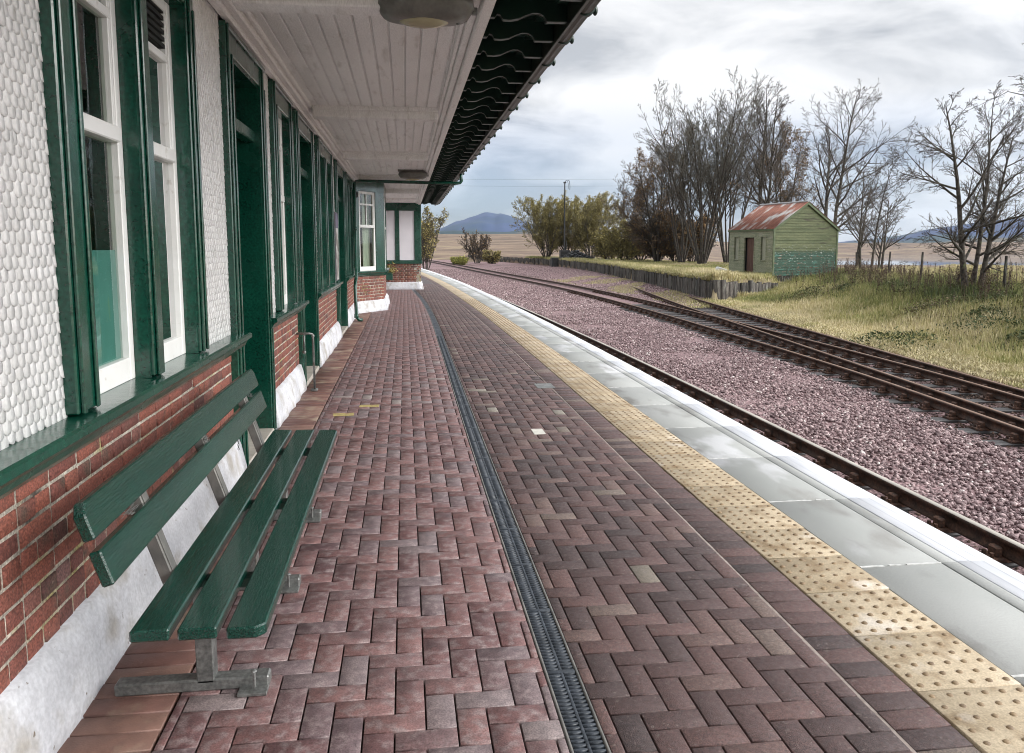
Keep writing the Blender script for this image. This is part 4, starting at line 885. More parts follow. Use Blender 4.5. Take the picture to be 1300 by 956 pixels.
# poster
def poster():
    root = empty('notice_board', (-1.12, 13.62, 1.55), label='narrow pale poster board on the wall before the third doorway', cat='notice board')
    b = MB(); b.box(-.015, .012, -.23, .23, -.56, .56, .004); b.out('frame', material('poster_frame_grey', (0.12, 0.12, 0.13)), root)
    b = MB(); b.box(.0125, .015, -.21, .21, -.54, .30); b.out('poster', material('poster_paper', (0.5, 0.5, 0.48), (0.18, 0.16, 0.15), 6, 0.4, rampspan=(0.45, 0.55)), root)
    b = MB(); b.box(.0125, .0155, -.21, .21, .302, .54); b.out('poster_heading', material('poster_heading_violet', (0.09, 0.08, 0.13), (0.17, 0.15, 0.22), 6), root)
poster()
def planter():
    root = empty('planter_box', (-.62, 29.22, .36), label='green wall planter box with leafy plants at the foot of the far pavilion', cat='planter')
    b = MB(); b.box(-.17, .17, -.13, .13, 0, .26, .008); b.box(-.185, .185, -.145, .145, .22, .27, .006); b.box(-.12, -.08, .1, .26, .02, .06); b.box(.08, .12, .1, .26, .02, .06); b.out('box', GREEN, root)
    n = 500; P = np.stack([rng.normal(0, .13, n), rng.normal(0, .09, n), .27 + np.abs(rng.normal(0, .12, n))], 1); d = rng.normal(0, .03, (n, 2, 3))
    V = np.stack([P, P + d[:, 0], P + d[:, 0] + d[:, 1] * .6, P + d[:, 1]], 1).reshape(-1, 3); F = np.arange(n * 4).reshape(-1, 4)
    link('plant', npmesh('plant', V, [F], rnd=np.repeat(rng.uniform(0, .9, n), 4)), LEAFO, root)
planter()

# ------------------------------------------------------------------ sleeper wall
def sleeper_wall():
    pts = []; seg = [(18.4, 38.2), (16.4, 37.0), (14.5, 36.25)] + [(float(WALLX(y)), y) for y in np.arange(37, 149, 1.5)]
    V = []; F = []; rv = []
    for (ax, ay), (bx, by) in zip(seg, seg[1:]):
        L = math.hypot(bx - ax, by - ay); n = max(1, int(L / .25)); dx, dy = (bx - ax) / L, (by - ay) / L
        for k in range(n):
            if ay > 40 and rng.uniform() < (.06 if ay < 50 else .25): continue
            s = (k + .5) / n * L; x = ax + dx * s; y = ay + dy * s; w = .105 + rng.uniform(0, .02); d = .07
            ret = ay < 36.9 or (ax > 14.6 and ay < 38.3)
            top = -.05 + rng.normal(0, .05) - (.22 * max(0, (x - 14.5) / 4) if ret else 0) - (rng.uniform(0, .25) if rng.uniform() < .08 else 0); lean = rng.normal(0, .03); o = rng.normal(0, .015)
            nx, ny = dy, -dx
            base = len(V)
            for z, q in ((-1.3, 0), (top, lean)):
                for su, sv in ((-1, -1), (1, -1), (1, 1), (-1, 1)): V.append((x + dx * su * w + nx * (sv * d + q + o), y + dy * su * w + ny * (sv * d + q + o), z))
            for f in ((0, 1, 5, 4), (1, 2, 6, 5), (2, 3, 7, 6), (3, 0, 4, 7), (4, 5, 6, 7)): F.append([base + i for i in f])
            rv += [rng.uniform(0, 1)] * 8
    link('retaining_wall', npmesh('retaining_wall', np.array(V), [np.array(F)], rnd=np.array(rv)), OLDWOOD, label='low retaining wall of weathered upright sleepers holding back the grassy mound', cat='retaining wall')
sleeper_wall()

# ------------------------------------------------------------------ green hut
def hut():
    ang = math.atan2(.79, 3.94); Wd, Ld, He, Hr = 4.0, 3.9, 2.43, 3.78
    root = empty('hut', (18.85, 39.6, .05), ang, label='old green weatherboarded hut with a rusty iron roof beside the siding', cat='hut')
    # local: x along gable (to the right), y along the long side (away)
    def boards(x0, x1, y, z0, z1, b, axis, holes=(), ex=.145, top=None):
        z = z0
        while z < z1:
            zz = min(z + ex, z1); a, c = x0, x1
            if top: a, c = top(min(zz, z1)); 
            spans = [(a, c)]
            for (h0, h1, g0, g1) in holes:
                if zz > g0 + .02 and z < g1 - .02:
                    ns = []
                    for s0, s1 in spans:
                        if h1 <= s0 or h0 >= s1: ns.append((s0, s1))
                        else:
                            if h0 > s0: ns.append((s0, h0))
                            if h1 < s1: ns.append((h1, s1))
                    spans = ns
            for s0, s1 in spans:
                if s1 - s0 < .03: continue
                if axis == 'x': pts = [(y + .03, z), (y - .032, z), (y - .012, zz), (y + .03, zz)]; b.prism(pts, s0, s1, 'x')
                else: pts = [(y - .03 * -1, z), (y - .032, z), (y - .012, zz), (y + .03, zz)]; b.prism(pts, s0, s1, 'y')
            z = zz
    b = MB(); slope = (Hr - He) / (Wd / 2)
    boards(0, Wd, 0, 0, He, b, 'x', ex=.14); boards(0, Wd, 0, He, Hr - .05, b, 'x', ex=.13, top=lambda z: ((z - He) / slope, Wd - (z - He) / slope)); b.out('gable_wall', SHEDM, root)
    holes = [(.60, 1.02, .78, 2.02), (1.62, 2.48, .0, 1.98), (3.0, 3.42, .78, 2.02)]
    b = MB(); boards(0, Ld, 0, 0, He, b, 'y', holes); b.out('front_wall', WOODGR, root)
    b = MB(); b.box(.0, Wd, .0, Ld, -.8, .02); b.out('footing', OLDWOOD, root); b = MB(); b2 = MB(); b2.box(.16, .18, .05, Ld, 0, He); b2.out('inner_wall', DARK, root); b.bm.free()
    b = MB(); b.box(Wd - .05, Wd, .03, Ld, 0, He); b.box(0.03, Wd, Ld - .05, Ld, 0, He); b.prism([(0, He), (Wd, He), (Wd / 2, Hr)], Ld - .05, Ld, 'y'); b.out('rear_wall', SHEDG, root)
    for y0, y1 in ((.60, 1.02), (3.0, 3.42)):
        b = MB(); 
        for a, c in ((y0 - .05, y0), (y1, y1 + .05)): b.box(-.045, .05, a, c, .74, 2.06, .004)
        b.box(-.045, .05, y0, y1, 2.0, 2.06, .004); b.box(-.06, .05, y0, y1, .74, .79, .004); w = b.out('window', WOODGR, root)
        b = MB(); b.box(.06, .09, y0 + .12, y1, .79, 2.0); b.out('shutter', material('hut_shutter_board', (0.30, 0.31, 0.24), (0.36, 0.37, 0.30), 5, 0.9), w)
    b = MB(); 
    for a, c in ((1.56, 1.62), (2.48, 2.54)): b.box(-.045, .05, a, c, 0, 2.04, .004)
    b.box(-.045, .05, 1.62, 2.48, 1.98, 2.04, .004); b.out('door_frame', WOODGR, root)
    d = MB()
    for k in range(5): d.box(.02, .05, k * .15, k * .15 + .145, .04, 1.94, .004)
    o = d.out('door', DOORBR, root); o.location = (.03, 1.66, 0); o.rotation_euler = (0, 0, R(-4))
    # roof sheets with corrugation
    V = []; F = []; th = math.atan(slope); oh = .10; n = 90
    for side in (0, 1):
        base = len(V)
        for k in range(n + 1):
            y = -.12 + (Ld + .24) * k / n; cz = .012 * math.sin(k * 2 * math.pi / 4.5)
            for t in (0, 1):
                xx = -oh + (Wd / 2 + oh) * t; zz = He - oh * slope + (Wd / 2 + oh) * slope * t + .05 + cz
                V.append((xx if side == 0 else Wd - xx, y, zz))
        for k in range(n): F.append((base + 2 * k, base + 2 * k + 1, base + 2 * k + 3, base + 2 * k + 2))
    me = npmesh('roof', np.array(V), [np.array(F)]); rf = link('roof', me, RUSTROOF, root); md = rf.modifiers.new('t', 'SOLIDIFY'); md.thickness = .012
    b = MB(); b.tube([(Wd / 2, -.12, Hr + .055), (Wd / 2, Ld + .12, Hr + .055)], .05, 8); b.out('ridge_cap', material('grey_zinc_ridge', (0.32, 0.32, 0.32), (0.42, 0.42, 0.42), 4, 0.5), root)
    b = MB()
    for s in (0, 1):
        p = [(-oh, He - oh * slope + .035), (Wd / 2, Hr + .035), (Wd / 2, Hr - .11), (-oh, He - oh * slope - .10)]
        if s: p = [(Wd - a, c) for a, c in p][::-1]
        b.prism(p, -.10, -.065, 'y')
    b.box(-oh + .01, -oh + .035, -.10, Ld + .1, He - oh * slope - .06, He - oh * slope + .03)
    b.box(-.04, .06, -.045, .02, 0, He - .03, .004); b.box(Wd - .06, Wd + .04, -.045, .02, 0, He - .03, .004)
    b.out('bargeboard', material('hut_green_trim', (0.08, 0.11, 0.055), (0.13, 0.155, 0.09), 3, 0.8), root)
def shed_gable_material():
    m = SHEDG.copy(); m.name = 'shed_gable_worn'; N = m.node_tree.nodes; L = m.node_tree.links; p = N['Principled BSDF']
    src = p.inputs['Base Color'].links[0].from_socket; tc = N.new('ShaderNodeTexCoord'); sp = N.new('ShaderNodeSeparateXYZ'); L.new(tc.outputs['Object'], sp.inputs[0])
    def mr(s, a, b, lo, hi):
        r = N.new('ShaderNodeMapRange'); L.new(s, r.inputs[0]); r.inputs[1].default_value = a; r.inputs[2].default_value = b; r.inputs[3].default_value = lo; r.inputs[4].default_value = hi; return r.outputs[0]
    def mix(f, a, c):
        x = N.new('ShaderNodeMix'); x.data_type = 'RGBA'; L.new(f, x.inputs[0]); L.new(a, x.inputs[6]); x.inputs[7].default_value = (*c, 1); return x.outputs[2]
    def mul(a, b): k = N.new('ShaderNodeMath'); k.operation = 'MULTIPLY'; L.new(a, k.inputs[0]); L.new(b, k.inputs[1]); return k.outputs[0]
    def nz(sc, st): 
        mp = N.new('ShaderNodeMapping'); mp.inputs['Scale'].default_value = st; L.new(tc.outputs['Object'], mp.inputs[0]); n = N.new('ShaderNodeTexNoise'); n.inputs['Scale'].default_value = sc; n.inputs['Detail'].default_value = 6; L.new(mp.outputs[0], n.inputs['Vector']); return n.outputs[0]
    low = mr(sp.outputs[2], 1.35, 1.15, 0, 1)                    # the lower boards were repainted a colder green
    c = mix(low, src, (0.022, 0.060, 0.036))
    band = mul(mr(sp.outputs[2], 1.75, 1.3, 0, 1), mr(sp.outputs[2], .35, .9, .25, 1))
    fl = mul(mr(nz(4.6, (1.2, 1, 4.5)), .61, .64, 0, .8), band)
    c = mix(fl, c, (0.42, 0.46, 0.42)); fl2 = mul(mr(nz(2.1, (1, 1, 4)), .58, .64, 0, .8), low); c = mix(fl2, c, (0.05, 0.15, 0.115))
    fl3 = mul(mr(nz(2.7, (1.3, 1, 5)), .60, .63, 0, 1), low); c = mix(fl3, c, (0.13, 0.085, 0.055))
    L.new(c, p.inputs['Base Color']); return m
SHEDM = shed_gable_material()
hut()

# ------------------------------------------------------------------ fence posts
FP = [((19.5, 24.1), 1.25, .02), ((21.6, 31.5), 1.25, .03), ((24.0, 37.6), 1.2, .06), ((25.8, 43.5), 1.2, -.05), ((17.6, 17.6), 1.25, -.03)]
for k, ((x, y), h, ln) in enumerate(FP):
    z = float(terrain(x, y)); lab = ['upright wooden fence post standing right of the three stemmed tree', 'pale fence post between the bare trees and the three stemmed tree', 'thin fence post just right of the hut in the tall grass', 'farthest fence post, right behind the hut', 'fence post at the right edge of the view'][k]
    b = MB(Matrix.Rotation(ln, 4, 'Y')); b.tube([(0, 0, -.3), (0, 0, h)], [.05, .042], 8); o = b.out('fence_post', OLDWOOD, label=lab, cat='fence post', group='posts of the moorland fence'); o.location = (x, y, z)
for k, (x, y, ln) in enumerate([(20.0, 26.6, .55), (22.9, 36.0, .35), (20.8, 28.3, .5)]):
    b = MB(Matrix.Rotation(ln, 4, 'Y')); b.tube([(0, 0, -.2), (0, 0, .75)], [.045, .04], 7); o = b.out('fence_stump', OLDWOOD, label=['short post leaning right beside the upright fence post', 'short leaning post near the hut', 'short leaning post half hidden under the three stemmed tree'][k], cat='fence post', group='broken posts along the moorland fence'); o.location = (x, y, float(terrain(x, y)))

# ------------------------------------------------------------------ trees
def tubes_np(P, Rr, sides):
    """P (n,k,3) points, Rr (n,k) radii"""
    n, k, _ = P.shape
    T = np.zeros_like(P); T[:, 1:-1] = P[:, 2:] - P[:, :-2]; T[:, 0] = P[:, 1] - P[:, 0]; T[:, -1] = P[:, -1] - P[:, -2]
    T /= np.linalg.norm(T, axis=2, keepdims=True) + 1e-9
    ref = np.where(np.abs(T[..., 2:3]) > .9, np.array([1., 0, 0]), np.array([0, 0, 1.])); U = np.cross(T, ref); U /= np.linalg.norm(U, axis=2, keepdims=True) + 1e-9; B = np.cross(T, U)
    a = np.arange(sides) * 2 * math.pi / sides
    V = P[:, :, None, :] + Rr[:, :, None, None] * (U[:, :, None, :] * np.cos(a)[None, None, :, None] + B[:, :, None, :] * np.sin(a)[None, None, :, None])
    idx = np.arange(n)[:, None, None] * (k * sides) + np.arange(k - 1)[None, :, None] * sides; j = np.arange(sides)[None, None, :]; j2 = (j + 1) % sides
    F = np.stack([idx + j, idx + j2, idx + sides + j2, idx + sides + j], 3).reshape(-1, 4)
    return V.reshape(-1, 3), F
def grow(r, stems, H, rad, counts, ang, ratio, trop, wob, rmin, start=.25, lean=.12, k0=9, peak=.35, droop=0.0):
    """levels of (pts (n,k,3), radii (n,k), length (n))"""
    def make(p, d, L, ra, k, w, tr):
        n = len(p); P = [p]; d = d / np.linalg.norm(d, axis=1, keepdims=True); step = (L / (k - 1))[:, None]
        for i in range(k - 1):
            d = d + r.normal(0, w, (n, 3)); d[:, 2] += tr; d /= np.linalg.norm(d, axis=1, keepdims=True); p = p + d * step; P.append(p)
        rr = ra[:, None] * (1 - np.linspace(0, 1, k)[None] ** 1.1 * .85); return np.stack(P, 1), np.maximum(rr, rmin), L
    a = r.uniform(0, 6.28) + np.arange(stems) * 2.4; q = (lean * r.uniform(.4, 1, stems)) if stems > 1 else np.full(1, lean * .3)
    sp = .22 * (stems > 1)
    p0 = np.stack([np.cos(a) * sp, np.sin(a) * sp, np.full(stems, -.15)], 1); hh = H * r.uniform(.80, 1.0, stems); hh[0] = H
    lev = [make(p0, np.stack([np.cos(a) * q, np.sin(a) * q, np.ones(stems)], 1), hh, rad * r.uniform(.7, 1, stems), k0, wob * .5, .03)]
    for lv, cnt in enumerate(counts):
        k = [7, 5, 4, 3, 3][lv]; pts, rr, L = lev[lv]; n = len(pts)
        idx = np.repeat(np.arange(n), cnt); q = np.tile(np.arange(cnt), n); m = len(idx)
        lo = start if lv == 0 else .15
        t = np.minimum(lo + (1 - lo) * (q + r.uniform(0, 1, m)) / cnt, .999); f = t * (pts.shape[1] - 1); ii = f.astype(int)
        A = pts[idx, ii]; B = pts[idx, ii + 1]; p = A + (B - A) * (f - ii)[:, None]; ax = B - A; ax /= np.linalg.norm(ax, axis=1, keepdims=True) + 1e-9
        az = r.uniform(0, 6.28, m); u = np.cross(ax, [0.3, .2, 1.0]); u /= np.linalg.norm(u, axis=1, keepdims=True) + 1e-9; v = np.cross(ax, u)
        an = np.radians(ang[lv]) * r.uniform(.7, 1.25, m) * ((1.25 - .55 * t) if lv == 0 else 1)
        d = ax * np.cos(an)[:, None] + (u * np.cos(az)[:, None] + v * np.sin(az)[:, None]) * np.sin(an)[:, None]
        prof = (np.where(t < peak, .7 + .3 * t / peak, 1 - .68 * (t - peak) / (1 - peak))) if lv == 0 else (1.05 - .5 * t)
        LL = L[idx] * ratio[lv] * prof * r.uniform(.65, 1.2, m); ra = np.maximum(np.minimum(rr[idx, ii] * .62, .030 * LL + rmin * .3), rmin)
        kk = r.uniform(0, 1, m) < .93
        lev.append(make(p[kk], d[kk], LL[kk], ra[kk], k, wob, trop if lv < 1 else trop * .6 - droop))
    return lev
def tree(name, loc, label, seed, stems=1, H=8, rad=.12, counts=(14, 7, 6, 5), ang=(42, 40, 40, 40), ratio=(.42, .5, .5, .5), trop=.05, wob=.13, rmin=.008, start=.22, lean=.15,
         leaf=0, leafm=None, lsize=.06, twm=TWIG, group='bare trees beyond the line', zscale=1.0, cat='tree', leafmin=0.0, clump=-.35, peak=.35, droop=0.0):
    r = np.random.default_rng(seed); lv = grow(r, stems, H, rad, counts, ang, ratio, trop, wob, rmin, start, lean, 9, peak, droop)
    root = empty(name, loc, label=label, cat=cat, group=group)
    V = []; F = []; nb = 0
    for L_, sd in ((0, 9), (1, 6)):
        if 1:
            v, f = tubes_np(lv[L_][0], lv[L_][1], sd); V.append(v); F.append(f + nb); nb += len(v)
    link('trunk', npmesh('trunk', np.concatenate(V), [np.concatenate(F)]), BARK, root, True)
    V = []; F = []; nb = 0
    for L_ in range(2, len(lv)):
        v, f = tubes_np(lv[L_][0], lv[L_][1], 3); V.append(v); F.append(f + nb); nb += len(v)
    V = np.concatenate(V); F = np.concatenate(F); mi = np.zeros(len(F), int); mats = [twm]; rn = np.zeros(len(V))
    if leaf:
        tips = lv[-1][0][:, 1]; keep = tips[:, 2] > leafmin * H; tips = tips[keep]
        cl = fb(tips[:, 0] * 1.0, tips[:, 1] + tips[:, 2], 1.1, 2, seed % 20); tips = tips[cl > clump]
        P = tips[r.integers(0, len(tips), leaf)] + r.normal(0, .10, (leaf, 3)); d = r.normal(0, lsize, (leaf, 2, 3))
        LV = np.stack([P, P + d[:, 0], P + d[:, 0] + d[:, 1], P + d[:, 1]], 1).reshape(-1, 3); LF = np.arange(leaf * 4).reshape(-1, 4) + len(V)
        V = np.concatenate([V, LV]); F = np.concatenate([F, LF]); mi = np.concatenate([mi, np.ones(leaf, int)]); mats = [twm, leafm]; rn = np.concatenate([rn, np.repeat(r.uniform(0, 1, leaf), 4)])
    link('crown', npmesh('crown', V, [F], rnd=rn, matidx=mi), mats, root)
    return root
def T_(x, y): return (x, y, float(terrain(x, y)))
CAMF = (math.sin(R(7.543)), math.cos(R(7.543)))
def px(xp, d):                                            # world point on the ground d metres away in the direction of photo column xp
    a = R(7.543) + math.atan((xp - 650) / 1020.0); return T_(d * math.sin(a), d * math.cos(a))
G4 = dict(counts=(12, 8, 6, 5), ang=(30, 34, 36, 38), ratio=(.44, .46, .44, .42), start=.28, wob=.055, trop=.06, twm=TWIGG, rmin=.009)
B4 = dict(counts=(17, 9, 7, 5), ang=(46, 40, 38, 38), ratio=(.46, .48, .46, .46), wob=.08, trop=.03, rmin=.0065)
tree('bare_tree', px(1233, 32), 'bare three stemmed tree standing by the moorland fence', 11, stems=3, H=6.5, rad=.115, counts=(19, 8, 6, 5), ang=(60, 38, 38, 38), ratio=(.42, .50, .48, .46), rmin=.0045, start=.14, lean=.26, wob=.055, trop=.025, group=None, peak=.40)
tree('bare_tree', px(1475, 24), 'bare tree at the right edge reaching long branches into the sky', 12, stems=2, H=8.8, rad=.16, counts=(22, 10, 7, 5), ang=(64, 44, 42, 40), ratio=(.40, .40, .42, .42), rmin=.0045, start=.3, lean=.14, wob=.11, trop=.03, group=None, droop=.03)
tree('bare_tree', px(890, 73), 'dense grey many stemmed tree left of the hut, tallest of its clump', 21, stems=10, H=14.6, rad=.13, lean=.46, **G4)
tree('bare_tree', px(922, 76), 'grey many stemmed tree directly behind the left end of the hut', 22, stems=7, H=14.4, rad=.12, lean=.34, **G4)
tree('bare_tree', px(864, 78), 'grey upright tree at the left of the tall clump, a few brown leaves low down', 23, stems=6, H=12.3, rad=.11, lean=.42, leaf=2600, leafm=LEAFB, lsize=.06, **G4)
tree('autumn_tree', px(834, 84), 'tree with rusty brown leaves left of the grey clump', 24, stems=4, H=10.8, rad=.15, start=.12, lean=.28, leaf=13000, leafm=LEAFB, lsize=.042, group='brown leaved trees', **B4)
tree('bare_tree', px(798, 92), 'small wispy bare tree between the olive thicket and the brown leaved tree', 25, stems=4, H=8.6, rad=.10, start=.15, lean=.32, leaf=2000, leafm=LEAFB, lsize=.06, **B4)
tree('bare_tree', px(967, 66), 'slender dark tree rising behind the hut roof left of its ridge', 26, stems=2, H=13.2, rad=.17, lean=.06, start=.22, **{**B4, 'ratio': (.36, .48, .46, .46), 'ang': (42, 42, 40, 40)})
tree('autumn_tree', px(990, 70), 'brown leaved tree right behind the hut roof', 27, stems=3, H=10.4, rad=.14, start=.15, lean=.16, leaf=10000, leafm=LEAFB, lsize=.042, group='brown leaved trees', **B4)
tree('bare_tree', px(1047, 60), 'broad bare tree with a rounded twiggy crown behind the hut gable', 28, stems=2, H=11.6, rad=.19, start=.22, lean=.20, **{**B4, 'counts': (17, 9, 6, 5)})
for k, (xx, dd, hh) in enumerate([(1083, 52, 5.6), (1097, 47, 6.0), (1113, 52, 4.4)]):
    tree('bare_tree', px(xx, dd), ['thin bare tree touching the right corner of the hut', 'thin bare tree, the middle and tallest of the three right of the hut', 'low thin bare tree, rightmost of the three right of the hut'][k], 40 + k, stems=2, H=hh, rad=.085, start=.25, lean=.14, **{**B4, 'rmin': .006, 'counts': (14, 7, 6, 4)})
W4 = dict(counts=(12, 8, 6, 4), ang=(30, 34, 36, 38), ratio=(.42, .46, .45, .45), rmin=.012, wob=.10, trop=.05, clump=-.8)
for k, (xx, dd, hh) in enumerate([(694, 104, 8.2), (722, 106, 8.8), (750, 103, 8.1)]):
    tree('willow_thicket', px(xx, dd), ['olive leaved willow thicket, its left third beside the moor', 'olive leaved willow thicket, its middle behind the tall iron post', 'olive leaved willow thicket, its right third behind the coal heap'][k], 50 + k, stems=14, H=hh, rad=.07, start=.08, lean=.75, twm=TWIGO, leaf=34000, leafm=LEAFO, lsize=.042, group='willows by the iron post', cat='willow', **W4)
SH = [(772, 96, 3.4), (792, 92, 4.2), (812, 90, 4.8), (834, 86, 5.4), (856, 84, 5.2), (878, 82, 4.8)]
for k, (xx, dd, hh) in enumerate(SH):
    tree('shrub', px(xx, dd), 'tangled olive brown shrub under the trees, ' + ['leftmost of the row beside the coal heap', 'second from the left in the row', 'third from the left in the row', 'third from the right in the row', 'second from the right in the row', 'rightmost of the row, next to the grey stems'][k], 60 + k, stems=14, H=hh, rad=.05, start=.05, lean=.95, twm=(TWIGO if k < 3 else TWIGG), leaf=9000, leafm=(LEAFO if k < 3 else LEAFB), lsize=.06, group='shrubs under the trees', cat='shrub', **W4)
tree('shrub', px(606, 118), 'twiggy reddish shrub on the moor left of the mound', 70, stems=10, H=5.0, rad=.06, start=.1, lean=.6, leaf=1200, leafm=LEAFB, lsize=.06, group=None, cat='shrub', **W4)
tree('shrub', px(583, 116), 'low yellow green gorse shrub beside the far track', 71, stems=22, H=1.5, rad=.04, start=.05, lean=1.5, twm=TWIGO, leaf=6000, leafm=LEAFY, lsize=.05, group=None, cat='shrub', **W4)
tree('autumn_tree', px(541, 92), 'yellowing birch just past the corner of the far pavilion', 72, stems=6, H=6.6, rad=.07, start=.1, lean=.42, leaf=7500, leafm=LEAFO, lsize=.055, group=None, **W4)
tree('shrub', px(626, 112), 'dark low shrub at the end of the sleeper wall', 73, stems=12, H=2.2, rad=.05, start=.1, lean=1.1, leaf=2500, leafm=LEAFO, lsize=.06, group=None, cat='shrub', **W4)

# ------------------------------------------------------------------ iron post, coal heap, wires
def iron_post():
    p = px(716, 97); root = empty('iron_post', p, label='tall thin iron post with a curved hook at its top in front of the willows', cat='post')
    b = MB(); b.tube([(0, 0, -.2), (0, 0, 9.0)], [.11, .07], 8); b.box(-.16, .16, -.1, .1, 8.95, 9.12, .01); b.out('pole', IRON, root)
    b = MB(); pts = [(.05 + .28 * (1 - math.cos(a)), 0, 9.05 + .28 * math.sin(a)) for a in np.linspace(0, 2.6, 12)]; b.tube(pts + [(.63, 0, 8.5), (.60, 0, 8.2)], .03, 6); b.tube([(.30, 0, 9.25), (.42, 0, 8.9), (.42, 0, 8.3)], .022, 6); b.out('hook', IRON, root)
    b = MB(); b.tube([(.22, 0, 0), (.22, 0, 2.2)], .05, 6); b.out('brace', IRON, root)
iron_post()
def heap():
    x, y, z = px(731, 95); n = 420; a = rng.uniform(0, 6.28, n); r = np.sqrt(rng.uniform(0, 1, n)); h = 1.15 * (1 - r) ** .7
    P = np.stack([x + r * 1.9 * np.cos(a), y + r * 1.2 * np.sin(a), z + h * rng.uniform(.5, 1, n)], 1)
    stones(P, rng.uniform(.10, .24, n), 'coal_heap', IRON, label='black heap of coal lumps beside the tall iron post', cat='heap')
    for k, (xx, w) in enumerate(((706, .62), (716.5, .55))):
        p = px(xx, 95.5); b = MB(); b.box(-w, w, -.5, .5, 0, 1.15, .03)
        for q in range(3): b.box(-w - .02, w + .02, -.52, .52, .15 + q * .38, .25 + q * .38, .01)
        o = b.out('crate', IRON, label=['black slatted crate, left of the two by the iron post', 'black slatted crate between the iron post and the coal heap'][k], cat='crate', group='black crates by the iron post'); o.location = p
    x, y, z = px(757, 90); n = 60; P = np.stack([x + rng.normal(0, .8, n), y + rng.normal(0, .4, n), z + rng.uniform(0, .1, n)], 1)
    stones(P, rng.uniform(.06, .14, n), 'rubble', STONE, kind='stuff', label='scatter of pale rubble on the mound right of the coal heap', cat='rubble')
heap()
b = MB(); b.box(-.3, .3, -.2, .2, 0, .35, .05, T=Matrix.Rotation(.3, 4, 'Y')); o = b.out('white_sack', WHITE, label='white sack lying at the left corner of the green hut', cat='sack'); o.location = (17.75, 43.9, float(terrain(17.75, 43.9)))
for k, (za, zb) in enumerate(((7.3, 7.6), (6.9, 7.0))):
    b = MB(); pts = [(-30 + t * 60, 58 + 10 * t, 0) for t in np.linspace(0, 1, 40)]; pts = [(x, y, (1.55 + (za + (zb - za) * i / 39 - 1.55)) - 1.2 * math.sin(math.pi * i / 39) * .6) for i, (x, y, _) in enumerate(pts)]
    b.tube(pts, .006, 4); b.out('overhead_wire', IRON, label=['upper thin wire crossing the sky beyond the eaves', 'lower thin wire crossing the sky beyond the eaves'][k], cat='wire', group='overhead wires')

# ------------------------------------------------------------------ grass and weeds
def blades(P, H, Wd, rv, name, label, lean=.45, mat=None, cat='grass'):
    n = len(P); a = rng.uniform(0, 6.28, n); f = rng.uniform(0, 6.28, n); le = np.abs(rng.normal(0, lean, n)) * H
    w = np.stack([np.cos(f), np.sin(f), np.zeros(n)], 1) * Wd[:, None]; L = np.stack([np.cos(a), np.sin(a), np.zeros(n)], 1)
    up = np.array([0, 0, 1.])
    m = P + L * (le * .3)[:, None] + up * (H * .6)[:, None]; t = P + L * le[:, None] + up * np.maximum(H - le * .35, .3 * H)[:, None]
    V = np.stack([P - w, P + w, m + w * .7, m - w * .7, t], 1).reshape(-1, 3); b = np.arange(n)[:, None] * 5
    F4 = b + np.array([[0, 1, 2, 3]]); F3 = b + np.array([[3, 2, 4]])
    link(name, npmesh(name, V, [F4, F3], rnd=np.repeat(rv, 5)), mat or GRASSM, kind='stuff', label=label, cat=cat)
